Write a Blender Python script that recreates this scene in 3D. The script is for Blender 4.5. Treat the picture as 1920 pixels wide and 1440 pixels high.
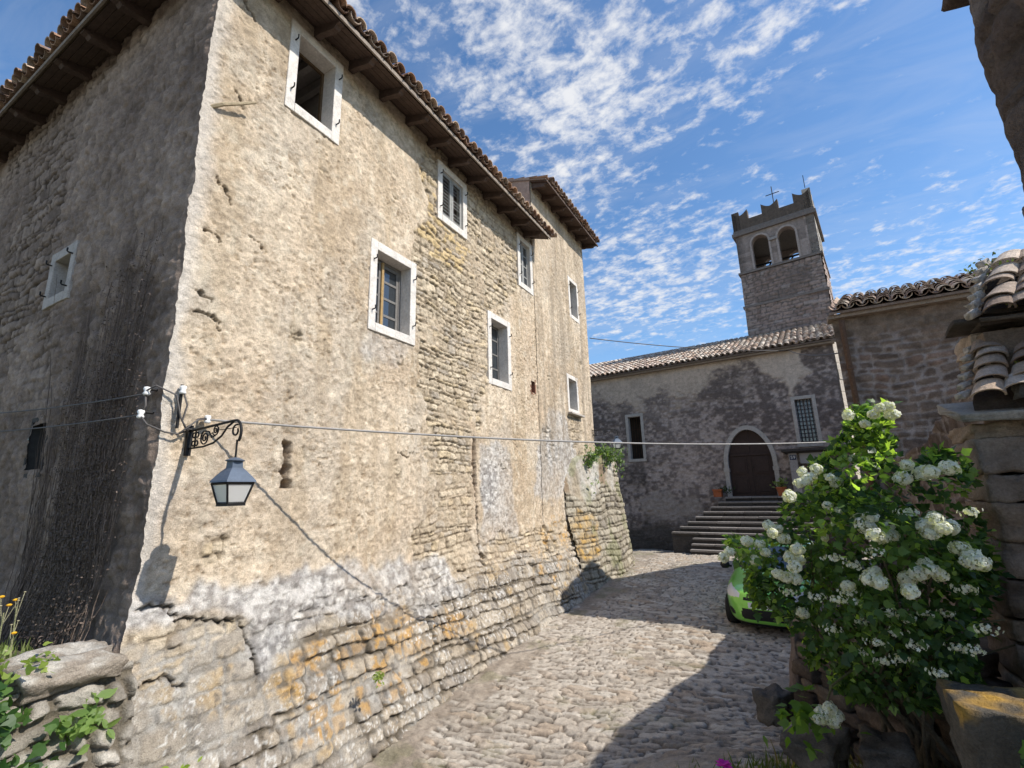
import bpy, math, random
import numpy as np
from mathutils import Vector, Matrix

scene = bpy.context.scene
RAD = math.radians
for o in list(bpy.data.objects):
    bpy.data.objects.remove(o, do_unlink=True)

# ------------------------------------------------------------------ camera
# World: X to the right of the big house's street wall, Y along that wall, Z up, origin at the eye.
FOC = 887.14
_p, _r, _y = RAD(12.732), RAD(-1.603), RAD(28.846)
_fw = np.array([0, math.cos(_p), math.sin(_p)])
_u0 = np.array([0, -math.sin(_p), math.cos(_p)])
_x0 = np.array([1.0, 0, 0])
_cx = math.cos(_r) * _x0 + math.sin(_r) * _u0
_cu = -math.sin(_r) * _x0 + math.cos(_r) * _u0
_Z = np.array([[math.cos(_y), -math.sin(_y), 0], [math.sin(_y), math.cos(_y), 0], [0, 0, 1]])
CAMM = np.array([_cx, _cu, _fw]) @ _Z.T
cd = bpy.data.cameras.new('camera')
cam = bpy.data.objects.new('camera', cd)
scene.collection.objects.link(cam)
cd.sensor_fit = 'HORIZONTAL'
cd.sensor_width = 36.0
cd.lens = 36.0 * FOC / 1920.0
cd.clip_start = 0.05
cd.clip_end = 2000
cam.matrix_world = Matrix(((CAMM[0][0], CAMM[1][0], -CAMM[2][0], 0), (CAMM[0][1], CAMM[1][1], -CAMM[2][1], 0),
                           (CAMM[0][2], CAMM[1][2], -CAMM[2][2], 0), (0, 0, 0, 1)))
scene.camera = cam


def ray(x, y):
    return CAMM.T @ np.array([(x - 960) / FOC, -(y - 720) / FOC, 1.0])


def onY(x, y, Y):
    d = ray(x, y)
    return d * (Y / d[1])


def onX(x, y, X):
    d = ray(x, y)
    return d * (X / d[0])


# ------------------------------------------------------------------ light
SUN_AZ, SUN_EL = 8.0, 44.0        # azimuth from +X towards +Y
scene.view_settings.view_transform = 'Standard'
scene.view_settings.look = 'None'
scene.view_settings.gamma = 1.0
scene.view_settings.exposure = 0.48
sl = bpy.data.lights.new('sun', 'SUN')
sl.energy = 4.2
sl.angle = RAD(0.5)
sl.color = (1.0, 0.945, 0.86)
so = bpy.data.objects.new('sun', sl)
scene.collection.objects.link(so)
_sd = Vector((math.cos(RAD(SUN_EL)) * math.cos(RAD(SUN_AZ)), math.cos(RAD(SUN_EL)) * math.sin(RAD(SUN_AZ)), math.sin(RAD(SUN_EL))))
so.rotation_mode = 'QUATERNION'
so.rotation_quaternion = _sd.to_track_quat('Z', 'Y')
so.location = (30, 5, 30)

world = bpy.data.worlds.new('World')
scene.world = world
world.use_nodes = True


def build_world():
    nt = world.node_tree
    nt.nodes.clear()
    N, L = nt.nodes.new, nt.links.new
    out = N('ShaderNodeOutputWorld')
    bg = N('ShaderNodeBackground')
    bg.inputs['Strength'].default_value = 0.1
    sky = N('ShaderNodeTexSky')
    sky.sky_type = 'NISHITA'
    sky.sun_disc = False
    sky.sun_elevation = RAD(SUN_EL)
    sky.sun_rotation = RAD(90 - SUN_AZ)
    sky.air_density = 1.0
    sky.dust_density = 0.35
    sky.ozone_density = 2.2
    tc = N('ShaderNodeTexCoord')
    sep = N('ShaderNodeSeparateXYZ')
    L(tc.outputs['Generated'], sep.inputs[0])

    def math_(op, a, b=None, c=None, clamp=False):
        n = N('ShaderNodeMath')
        n.operation = op
        n.use_clamp = clamp
        for i, v in enumerate((a, b, c)):
            if v is None:
                continue
            if isinstance(v, (int, float)):
                n.inputs[i].default_value = v
            else:
                L(v, n.inputs[i])
        return n.outputs[0]
    zz = math_('ADD', math_('MAXIMUM', sep.outputs['Z'], 0.0), 0.12)
    px = math_('DIVIDE', sep.outputs['X'], zz)
    py = math_('DIVIDE', sep.outputs['Y'], zz)
    comb = N('ShaderNodeCombineXYZ')
    L(px, comb.inputs[0])
    L(py, comb.inputs[1])
    P = comb.outputs[0]

    def plane(x, y):
        d = ray(x, y)
        d = d / np.linalg.norm(d)
        return d[0] / (max(d[2], 0) + .12), d[1] / (max(d[2], 0) + .12)

    def noise(scale, detail, rough, dist=0.0, vec=P, off=(0, 0, 0), sc=(1, 1, 1), rot=0.0):
        mp = N('ShaderNodeMapping')
        mp.inputs['Location'].default_value = off
        mp.inputs['Rotation'].default_value = (0, 0, rot)
        mp.inputs['Scale'].default_value = sc
        L(vec, mp.inputs[0])
        n = N('ShaderNodeTexNoise')
        n.inputs['Scale'].default_value = scale
        n.inputs['Detail'].default_value = detail
        n.inputs['Roughness'].default_value = rough
        n.inputs['Distortion'].default_value = dist
        L(mp.outputs[0], n.inputs['Vector'])
        return n.outputs['Fac']

    def blob(x, y, rad, raw=False):
        a, b = (x, y) if raw else plane(x, y)
        n = N('ShaderNodeVectorMath')
        n.operation = 'DISTANCE'
        L(P, n.inputs[0])
        n.inputs[1].default_value = (a, b, 0)
        mr = N('ShaderNodeMapRange')
        mr.interpolation_type = 'SMOOTHSTEP'
        mr.inputs['From Min'].default_value = 0
        mr.inputs['From Max'].default_value = rad
        mr.inputs['To Min'].default_value = 1
        mr.inputs['To Max'].default_value = 0
        L(n.outputs['Value'], mr.inputs['Value'])
        return mr.outputs[0]
    cov = None
    for x, y, rad, wgt in SKY_BLOBS:
        b = math_('MULTIPLY', blob(x, y, rad), wgt)
        cov = b if cov is None else math_('MAXIMUM', cov, b)
    for a_, b_, rad, wgt in ((0.4, -2.6, 2.6, 1.7), (-3.2, -1.6, 2.0, 1.4), (.2, -.6, .7, 1.0)):   # unseen cloud bank behind the viewer, added to brighten the shaded walls
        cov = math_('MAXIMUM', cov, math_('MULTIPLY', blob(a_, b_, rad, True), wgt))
    big = noise(1.3, 3, .55, .3, off=(3.1, 1.7, 0))
    cov = math_('ADD', cov, math_('MULTIPLY', math_('SUBTRACT', big, .5), .8))
    puff = noise(13.0, 5, .6, .25, rot=.5, sc=(1, 1.35, 1))
    fine = noise(34.0, 5, .65, .2, off=(5, 2, 0))
    pat = math_('ADD', math_('MULTIPLY', puff, .70), math_('MULTIPLY', fine, .30))
    # threshold falls where coverage is high
    thr = math_('SUBTRACT', .66, math_('MULTIPLY', cov, .24))
    mr = N('ShaderNodeMapRange')
    mr.interpolation_type = 'SMOOTHSTEP'
    mr.inputs['From Min'].default_value = -.035
    mr.inputs['From Max'].default_value = .24
    L(math_('SUBTRACT', pat, thr), mr.inputs['Value'])
    dens = mr.outputs[0]
    veil = noise(2.2, 5, .6, 1.2, off=(1, 8, 0), sc=(1, 2.6, 1), rot=-.6)
    vm = N('ShaderNodeMapRange')
    vm.inputs['From Min'].default_value = .45
    vm.inputs['From Max'].default_value = .85
    vm.inputs['To Max'].default_value = .18
    L(veil, vm.inputs['Value'])
    dens = math_('MAXIMUM', math_('MULTIPLY', dens, .93), vm.outputs[0])
    hs = N('ShaderNodeHueSaturation')
    hs.inputs['Saturation'].default_value = 1.16
    hs.inputs['Value'].default_value = 1.42
    L(sky.outputs[0], hs.inputs['Color'])
    mix = N('ShaderNodeMix')
    mix.data_type = 'RGBA'
    L(dens, mix.inputs[0])
    L(hs.outputs[0], mix.inputs[6])
    mix.inputs[7].default_value = (6.5, 6.55, 6.7, 1)
    L(mix.outputs[2], bg.inputs['Color'])
    L(bg.outputs[0], out.inputs[0])


SKY_BLOBS = [(1130, 170, .55, 1.12), (960, 60, .5, 1.05), (1400, 60, .36, 1.0), (1040, 330, .5, 1.0), (1330, 170, .34, .9),
             (780, -100, .6, .95), (1250, 540, 1.3, .92), (1800, 460, .9, .86), (1640, 530, 1.0, .9), (1560, 20, .22, .7)]
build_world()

# ------------------------------------------------------------------ numpy noise
def _hash(ix, iy, seed):
    h = (ix.astype(np.int64) * 374761393 + iy.astype(np.int64) * 668265263 + seed * 1274126177) & 0xffffffff
    h = ((h ^ (h >> 13)) * 1103515245) & 0xffffffff
    h = ((h ^ (h >> 16)) * 2246822519) & 0xffffffff
    h = h ^ (h >> 15)
    return (h & 0xffffff).astype(np.float64) / float(0xffffff)


def vn(x, y, seed=0):
    x = np.asarray(x, float)
    y = np.asarray(y, float)
    ix = np.floor(x)
    iy = np.floor(y)
    fx = x - ix
    fy = y - iy
    fx = fx * fx * fx * (fx * (fx * 6 - 15) + 10)
    fy = fy * fy * fy * (fy * (fy * 6 - 15) + 10)
    ix = ix.astype(np.int64)
    iy = iy.astype(np.int64)
    a = _hash(ix, iy, seed)
    b = _hash(ix + 1, iy, seed)
    c = _hash(ix, iy + 1, seed)
    d = _hash(ix + 1, iy + 1, seed)
    return (a + (b - a) * fx) * (1 - fy) + (c + (d - c) * fx) * fy


def fbm(x, y, o=4, seed=0, g=.5):
    s = 0
    a = 1.0
    t = 0
    for k in range(o):
        s = s + a * (vn(x * 2 ** k + 17.3 * k, y * 2 ** k + 9.1 * k, seed + k * 13) * 2 - 1)
        t += a
        a *= g
    return s / t * 1.7


def sst(a, b, x):
    t = np.clip((x - a) / (b - a), 0, 1)
    return t * t * (3 - 2 * t)


def poly_mask(X, Y, pts):
    inside = np.zeros(X.shape, bool)
    n = len(pts)
    j = n - 1
    for i in range(n):
        xi, yi = pts[i]
        xj, yj = pts[j]
        c = ((yi > Y) != (yj > Y)) & (X < (xj - xi) * (Y - yi) / ((yj - yi) if yj != yi else 1e-9) + xi)
        inside ^= c
        j = i
    return inside.astype(float)


def blur(A, n=2):
    for _ in range(n):
        B = np.pad(A, 1, mode='edge')
        A = (B[:-2, 1:-1] + B[2:, 1:-1] + B[1:-1, :-2] + B[1:-1, 2:] + 2 * B[1:-1, 1:-1]) / 6
    return A


def seg_dist(X, Y, pts):
    D = np.full(X.shape, 1e9)
    T = np.zeros(X.shape)
    for k in range(len(pts) - 1):
        ax, ay = pts[k]
        bx, by = pts[k + 1]
        dx, dy = bx - ax, by - ay
        t = np.clip(((X - ax) * dx + (Y - ay) * dy) / (dx * dx + dy * dy + 1e-12), 0, 1)
        d = np.hypot(X - ax - t * dx, Y - ay - t * dy)
        m = d < D
        D[m] = d[m]
        T[m] = (k + t[m]) / (len(pts) - 1)
    return D, T


def rubble(U, V, ch, cw, seed, jit=.36, warp=.03, wf=2.5, k=.015, drift=.5):
    """irregular coursed masonry: distance to joint, stone id hashes, local coordinates"""
    u = U + warp * fbm(U * wf, V * wf, 3, seed + 3)
    v = V + warp * fbm(U * wf * .7 + 5, V * wf, 3, seed + 7) + ch * drift * fbm(U * .6, V * .3, 2, seed + 9)
    r = np.floor(v / ch).astype(np.int64)
    z0 = np.zeros_like(r)

    def bv(q):
        return (q + (_hash(q, z0, seed + 21) - .5) * 2 * jit) * ch
    r = np.where(v < bv(r), r - 1, r)
    r = np.where(v >= bv(r + 1), r + 1, r)
    v0, v1 = bv(r), bv(r + 1)
    cwr = cw * (.75 + .6 * _hash(r, z0, seed + 33))
    uu = u + _hash(r, z0, seed + 5) * 7.3
    c = np.floor(uu / cwr).astype(np.int64)

    def bu(q):
        return (q + (_hash(q, r, seed + 41) - .5) * 2 * jit) * cwr
    c = np.where(uu < bu(c), c - 1, c)
    c = np.where(uu >= bu(c + 1), c + 1, c)
    u0, u1 = bu(c), bu(c + 1)
    dx = np.minimum(uu - u0, u1 - uu)
    dy = np.minimum(v - v0, v1 - v)
    d = -k * np.log(np.exp(-dx / k) + np.exp(-dy / k))
    a = (uu - u0) / (u1 - u0) * 2 - 1
    b = (v - v0) / (v1 - v0) * 2 - 1
    h1 = _hash(c, r, seed + 51)
    h2 = _hash(c, r, seed + 52)
    h3 = _hash(c, r, seed + 53)
    return d, h1, h2, h3, a, b


def setts(U, V, cw, ch, seed, jit=.85, warp=.03):
    u = (U + warp * fbm(U * 2.3, V * 2.3, 3, seed + 1)) / cw
    v = (V + warp * fbm(U * 2.3 + 7, V * 2.3, 3, seed + 2)) / ch
    r0 = np.floor(v)
    u = u + .5 * (r0 % 2)
    iu, iv = np.floor(u), np.floor(v)
    F1 = np.full(U.shape, 9.0)
    F2 = np.full(U.shape, 9.0)
    I = np.zeros(U.shape)
    J = np.zeros(U.shape)
    A = np.zeros(U.shape)
    B = np.zeros(U.shape)
    for dj in (-1, 0, 1):
        for di in (-1, 0, 1):
            cj = iv + dj
            ci = np.floor(u - .5 * (r0 % 2) + .5 * (cj % 2)) + di
            ux = ci + .5 + (_hash(ci, cj, seed) - .5) * jit - .5 * (cj % 2)
            vy = cj + .5 + (_hash(ci, cj, seed + 9) - .5) * jit * .7
            du, dv = u - .5 * (r0 % 2) - ux, v - vy
            d = np.abs(du) ** 3 + 1.25 * np.abs(dv) ** 3
            d = np.cbrt(d)
            m1 = d < F1
            F2 = np.where(m1, F1, np.minimum(F2, d))
            I = np.where(m1, ci, I)
            J = np.where(m1, cj, J)
            A = np.where(m1, du, A)
            B = np.where(m1, dv, B)
            F1 = np.where(m1, d, F1)
    return F2 - F1, _hash(I, J, seed + 31), _hash(I, J, seed + 32), _hash(I, J, seed + 33), A, B


def mixc(a, b, t):
    return a + (b - a) * t[..., None]


def C(*c):
    return np.array(c, float)


# ------------------------------------------------------------------ scene helpers
def link(o):
    scene.collection.objects.link(o)
    return o


def thing(name, label, cat, loc=(0, 0, 0), group=None):
    o = link(bpy.data.objects.new(name, None))
    o.location = loc
    o.empty_display_size = .2
    o['label'] = label
    o['category'] = cat
    if group:
        o['group'] = group
    return o


def tag(o, label, cat, group=None):
    o['label'] = label
    o['category'] = cat
    if group:
        o['group'] = group
    return o


def parent_to(o, parent):
    if parent is not None:
        o.parent = parent
        if parent.type == 'EMPTY':      # meshes are built in world coordinates
            o.matrix_parent_inverse = Matrix.Translation(-Vector(parent.location))
    return o


class MB:
    def __init__(self):
        self.v = []
        self.f = []
        self.c = []
        self.n = 0
        self.hasc = False

    def add(self, V, F, col=None):
        V = np.asarray(V, float).reshape(-1, 3)
        b = self.n
        self.v.append(V)
        self.f.extend([tuple(i + b for i in q) for q in F])
        if col is None:
            self.c.append(np.ones((len(V), 3)) * .5)
        else:
            self.hasc = True
            col = np.asarray(col, float)
            self.c.append(np.broadcast_to(col, (len(V), 3)) if col.ndim == 1 else col)
        self.n += len(V)
        return self

    def box(self, lo, hi, F=None, col=None):
        (x0, y0, z0), (x1, y1, z1) = lo, hi
        P = [(x0, y0, z0), (x1, y0, z0), (x1, y1, z0), (x0, y1, z0), (x0, y0, z1), (x1, y0, z1), (x1, y1, z1), (x0, y1, z1)]
        if F:
            P = [F(*q) for q in P]
        return self.add(P, [(0, 3, 2, 1), (4, 5, 6, 7), (0, 1, 5, 4), (1, 2, 6, 5), (2, 3, 7, 6), (3, 0, 4, 7)], col)

    def prism(self, poly, a, b, F, col=None):
        """poly in (p,q); extruded along third axis from a to b; F maps (p,q,t)"""
        n = len(poly)
        P = [F(p, q, a) for p, q in poly] + [F(p, q, b) for p, q in poly]
        fs = [tuple(range(n))[::-1], tuple(range(n, 2 * n))]
        for i in range(n):
            j = (i + 1) % n
            fs.append((i, j, n + j, n + i))
        return self.add(P, fs, col)

    def tube(self, pts, r, seg=6, col=None, cap=True):
        pts = [np.asarray(p, float) for p in pts]
        n = len(pts)
        rr = [r] * n if isinstance(r, (int, float)) else list(r)
        V = []
        ref = None
        for i, p in enumerate(pts):
            t = pts[min(i + 1, n - 1)] - pts[max(i - 1, 0)]
            t = t / (np.linalg.norm(t) + 1e-12)
            if ref is None:
                ref = np.array([0, 0, 1.0]) if abs(t[2]) < .9 else np.array([1.0, 0, 0])
            a = np.cross(t, ref)
            a /= (np.linalg.norm(a) + 1e-12)
            b = np.cross(a, t)
            ref = b
            for k in range(seg):
                w = 2 * math.pi * k / seg
                V.append(p + rr[i] * (math.cos(w) * a + math.sin(w) * b))
        Fc = []
        for i in range(n - 1):
            for k in range(seg):
                k2 = (k + 1) % seg
                Fc.append((i * seg + k, i * seg + k2, (i + 1) * seg + k2, (i + 1) * seg + k))
        if cap:
            Fc.append(tuple(range(seg))[::-1])
            Fc.append(tuple(range((n - 1) * seg, n * seg)))
        return self.add(V, Fc, col)

    def lathe(self, prof, c, seg=20, col=None):
        V = []
        for r, z in prof:
            for k in range(seg):
                w = 2 * math.pi * k / seg
                V.append((c[0] + r * math.cos(w), c[1] + r * math.sin(w), c[2] + z))
        Fc = []
        for i in range(len(prof) - 1):
            for k in range(seg):
                k2 = (k + 1) % seg
                Fc.append((i * seg + k, i * seg + k2, (i + 1) * seg + k2, (i + 1) * seg + k))
        return self.add(V, Fc, col)

    def build(self, name, mat, parent=None, smooth=False, bevel=0):
        me = bpy.data.meshes.new(name)
        V = np.concatenate(self.v)
        me.from_pydata(V.tolist(), [], self.f)
        if self.hasc:
            at = me.attributes.new('Col', 'FLOAT_COLOR', 'POINT')
            cc = np.ones((len(V), 4))
            cc[:, :3] = np.concatenate(self.c)
            at.data.foreach_set('color', cc.ravel())
        me.materials.append(mat)
        if smooth:
            me.polygons.foreach_set('use_smooth', [True] * len(me.polygons))
        me.update()
        o = link(bpy.data.objects.new(name, me))
        if bevel:
            m = o.modifiers.new('bevel', 'BEVEL')
            m.width = bevel
            m.segments = 2
            m.limit_method = 'ANGLE'
        return parent_to(o, parent)


def grid_mesh(name, P, col, mat, parent=None, keep=None, flip=False):
    """P (nv,nu,3) vertex grid, col (nv,nu,3); keep (nv-1,nu-1) bool face mask"""
    nv, nu = P.shape[:2]
    idx = np.arange(nv * nu).reshape(nv, nu)
    q = np.stack([idx[:-1, :-1], idx[:-1, 1:], idx[1:, 1:], idx[1:, :-1]], -1)
    q = q[keep] if keep is not None else q.reshape(-1, 4)
    if flip:
        q = q[:, ::-1]
    me = bpy.data.meshes.new(name)
    n = len(q)
    me.vertices.add(nv * nu)
    me.vertices.foreach_set('co', P.astype(np.float32).ravel())
    me.loops.add(n * 4)
    me.loops.foreach_set('vertex_index', q.astype(np.int32).ravel())
    me.polygons.add(n)
    me.polygons.foreach_set('loop_start', np.arange(0, n * 4, 4, dtype=np.int32))
    me.polygons.foreach_set('loop_total', np.full(n, 4, dtype=np.int32))
    me.polygons.foreach_set('use_smooth', np.ones(n, dtype=bool))
    me.update(calc_edges=True)
    me.validate()
    at = me.attributes.new('Col', 'FLOAT_COLOR', 'POINT')
    cc = np.ones((nv * nu, 4), np.float32)
    cc[:, :3] = np.clip(col, .004, 1).reshape(-1, 3)
    at.data.foreach_set('color', cc.ravel())
    me.materials.append(mat)
    o = link(bpy.data.objects.new(name, me))
    return parent_to(o, parent)


# ------------------------------------------------------------------ materials
def mat_new(name):
    m = bpy.data.materials.new(name)
    m.use_nodes = True
    nt = m.node_tree
    b = nt.nodes['Principled BSDF']
    return m, nt, b


def surf(name, color=None, rough=.9, bumps=((60, .004),), var=.22, vscale=9, metal=0.0, spec=.25, fleck=None):
    """color None -> the mesh's own 'Col' attribute; bumps = (noise scale, height in m)"""
    m, nt, b = mat_new(name)
    N, L = nt.nodes.new, nt.links.new
    tc = N('ShaderNodeTexCoord')
    if color is None:
        at = N('ShaderNodeAttribute')
        at.attribute_name = 'Col'
        base = at.outputs['Color']
    else:
        rgb = N('ShaderNodeRGB')
        rgb.outputs[0].default_value = (*color, 1)
        base = rgb.outputs[0]
    no = N('ShaderNodeTexNoise')
    no.inputs['Scale'].default_value = vscale
    no.inputs['Detail'].default_value = 7
    no.inputs['Roughness'].default_value = .68
    L(tc.outputs['Object'], no.inputs['Vector'])
    mr = N('ShaderNodeMapRange')
    mr.inputs['From Min'].default_value = .25
    mr.inputs['From Max'].default_value = .75
    mr.inputs['To Min'].default_value = 1 - var
    mr.inputs['To Max'].default_value = 1 + var
    L(no.outputs['Fac'], mr.inputs['Value'])
    nf = N('ShaderNodeTexNoise')
    nf.inputs['Scale'].default_value = vscale * 6.5
    nf.inputs['Detail'].default_value = 4
    nf.inputs['Roughness'].default_value = .7
    L(tc.outputs['Object'], nf.inputs['Vector'])
    mf = N('ShaderNodeMapRange')
    mf.inputs['From Min'].default_value = .28
    mf.inputs['From Max'].default_value = .72
    mf.inputs['To Min'].default_value = 1 - var * .9
    mf.inputs['To Max'].default_value = 1 + var * .9
    L(nf.outputs['Fac'], mf.inputs['Value'])
    mm = N('ShaderNodeMath')
    mm.operation = 'MULTIPLY'
    L(mr.outputs[0], mm.inputs[0])
    L(mf.outputs[0], mm.inputs[1])
    mx = N('ShaderNodeVectorMath')
    mx.operation = 'SCALE'
    L(base, mx.inputs[0])
    L(mm.outputs[0], mx.inputs['Scale'])
    L(mx.outputs[0], b.inputs['Base Color'])
    b.inputs['Roughness'].default_value = rough
    b.inputs['Metallic'].default_value = metal
    b.inputs['Specular IOR Level'].default_value = spec
    prev = None
    for sc, h in bumps:
        n2 = N('ShaderNodeTexNoise')
        n2.inputs['Scale'].default_value = sc
        n2.inputs['Detail'].default_value = 5
        n2.inputs['Roughness'].default_value = .65
        L(tc.outputs['Object'], n2.inputs['Vector'])
        bp = N('ShaderNodeBump')
        bp.inputs['Strength'].default_value = 1.0
        bp.inputs['Distance'].default_value = h
        L(n2.outputs['Fac'], bp.inputs['Height'])
        if prev:
            L(prev, bp.inputs['Normal'])
        prev = bp.outputs[0]
    if prev:
        L(prev, b.inputs['Normal'])
    return m


M = {}
M['wall'] = surf('weathered_wall', None, .95, ((40, .015), (120, .011)), .28, 14, spec=.12)
M['ashlar'] = surf('weathered_stone', None, .93, ((18, .02), (60, .014), (150, .006)), .28, 12, spec=.15)
M['cobble'] = surf('cobble_stone', None, .8, ((40, .01), (150, .004)), .3, 16, spec=.3)
M['far_wall'] = surf('rough_wall', None, .95, ((22, .03), (70, .012)), .3, 8, spec=.12)
M['tile'] = surf('clay_tile', None, .9, ((50, .006),), .35, 18, spec=.15)
M['frame'] = surf('pale_frame_stone', (.62, .575, .52), .8, ((9, .02), (45, .006), (150, .002)), .2, 5)
M['church_frame'] = surf('grey_frame_stone', (.42, .38, .34), .85, ((40, .006),), .25, 8)
M['dark_wood'] = surf('dark_eave_wood', (.085, .058, .046), .8, ((30, .006),), .35, 14)
M['grey_wood'] = surf('grey_painted_wood', (.27, .265, .25), .75, ((60, .003),), .3, 20)
M['sash'] = surf('brown_sash_wood', (.10, .065, .035), .6, ((60, .002),), .3, 20)
M['sash_grey'] = surf('grey_sash_wood', (.16, .15, .14), .6, ((60, .002),), .3, 20)
M['sash_light'] = surf('light_sash_wood', (.34, .22, .09), .6, ((60, .002),), .3, 20)
M['door_wood'] = surf('brown_door_wood', (.042, .024, .020), .55, ((25, .003),), .3, 9)
M['iron'] = surf('black_iron', (.018, .017, .017), .55, ((80, .001),), .3, 30, metal=.3)
M['rust'] = surf('rusty_iron', (.10, .06, .04), .8, ((80, .002),), .4, 30)
M['lamp_roof'] = surf('blue_grey_sheet', (.10, .125, .165), .5, ((20, .001),), .12, 6, metal=.2)
M['room'] = surf('interior_plaster', (.30, .27, .25), .9, ((20, .004),), .2, 3)
M['dark_room'] = surf('dim_interior', (.06, .055, .05), .9, ((20, .004),), .2, 3)
M['cable'] = surf('cable_sheath', (.10, .09, .085), .6, ((90, .0005),), .2, 20)
M['pale_cable'] = surf('pale_cable_sheath', (.32, .30, .28), .6, ((90, .0005),), .2, 20)
M['terracotta'] = surf('terracotta_pot', (.36, .11, .045), .8, ((40, .003),), .25, 10)
M['soil'] = surf('dry_soil', (.10, .085, .065), 1, ((25, .02), (90, .008)), .4, 8)
M['porcelain'] = surf('white_porcelain', (.75, .74, .72), .35, ((30, .001),), .06, 10)
M['white_board'] = surf('pale_grey_board', (.34, .33, .335), .6, ((30, .002),), .12, 8)
M['blue_plate'] = surf('dark_blue_enamel', (.012, .015, .05), .35, ((30, .0005),), .1, 8)
M['white_paint'] = surf('white_enamel', (.7, .7, .7), .4, ((30, .0005),), .05, 8)
M['ground'] = surf('dry_ground', (.16, .14, .11), 1, ((3, .05), (20, .02)), .4, 2)


def leaf_mat(name, trans=.35, rough=.45):
    m, nt, b = mat_new(name)
    N, L = nt.nodes.new, nt.links.new
    at = N('ShaderNodeAttribute')
    at.attribute_name = 'Col'
    L(at.outputs['Color'], b.inputs['Base Color'])
    b.inputs['Roughness'].default_value = rough
    b.inputs['Specular IOR Level'].default_value = .4
    tr = N('ShaderNodeBsdfTranslucent')
    sc = N('ShaderNodeVectorMath')
    sc.operation = 'MULTIPLY'
    sc.inputs[1].default_value = (1.9, 2.0, .8)
    L(at.outputs['Color'], sc.inputs[0])
    L(sc.outputs[0], tr.inputs['Color'])
    ms = N('ShaderNodeMixShader')
    ms.inputs[0].default_value = trans
    out = nt.nodes['Material Output']
    L(b.outputs[0], ms.inputs[1])
    L(tr.outputs[0], ms.inputs[2])
    L(ms.outputs[0], out.inputs['Surface'])
    return m


M['leaf'] = leaf_mat('green_leaf', .48)
M['petal'] = leaf_mat('petal', .25, .7)
M['dry_leaf'] = leaf_mat('dry_leaf', .1, .8)


def glass(name, tint=(.03, .035, .04), rough=.04):
    m, nt, b = mat_new(name)
    b.inputs['Base Color'].default_value = (*tint, 1)
    b.inputs['Roughness'].default_value = rough
    b.inputs['Specular IOR Level'].default_value = .9
    b.inputs['IOR'].default_value = 1.6
    return m


M['glass'] = glass('window_glass')
M['pale_glass'] = glass('sky_pale_glass', (.20, .23, .26), .12)  # pale tint imitates sky reflected in the panes
M['blue_glass'] = glass('church_glass', (.055, .065, .10), .15)


def frosted():
    m, nt, b = mat_new('frosted_glass')
    b.inputs['Base Color'].default_value = (.72, .71, .68, 1)
    b.inputs['Roughness'].default_value = .5
    b.inputs['Transmission Weight'].default_value = .45
    return m


M['frosted'] = frosted()


def paint(name, col):
    m, nt, b = mat_new(name)
    N, L = nt.nodes.new, nt.links.new
    lw = N('ShaderNodeTexNoise')
    lw.inputs['Scale'].default_value = 900
    b.inputs['Base Color'].default_value = (*col, 1)
    b.inputs['Roughness'].default_value = .3
    b.inputs['Metallic'].default_value = .25
    b.inputs['Coat Weight'].default_value = 1
    b.inputs['Coat Roughness'].default_value = .04
    return m


M['car_paint'] = paint('green_car_paint', (.22, .60, .07))
M['car_black'] = surf('black_plastic', (.015, .015, .016), .6, ((60, .001),), .1, 20)
M['tyre'] = surf('tyre_rubber', (.02, .02, .02), .85, ((60, .002),), .1, 20)
M['rim'] = surf('alloy_rim', (.5, .5, .5), .35, ((60, .0005),), .05, 20, metal=.8)
M['headlight'] = glass('headlight_glass', (.62, .62, .64), .25)

rng = np.random.default_rng(7)
random.seed(7)

# ================================================================== ground
def ground_z(X, Y):
    zw = np.interp(Y, [-4, 2.0, 3.5, 5.5, 9.5, 14, 16.3, 19.6, 24], [-2.5, -2.68, -2.58, -2.42, -2.3, -2.04, -2.12, -2.40, -2.5])
    z = zw + .05 * (X + 3.85) * (1 - sst(3, 6.5, Y))
    hump = sst(-2.6, .3, X) * (1 - sst(3.2, 6.6, Y))
    z = z + hump * .62
    return z


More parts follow.
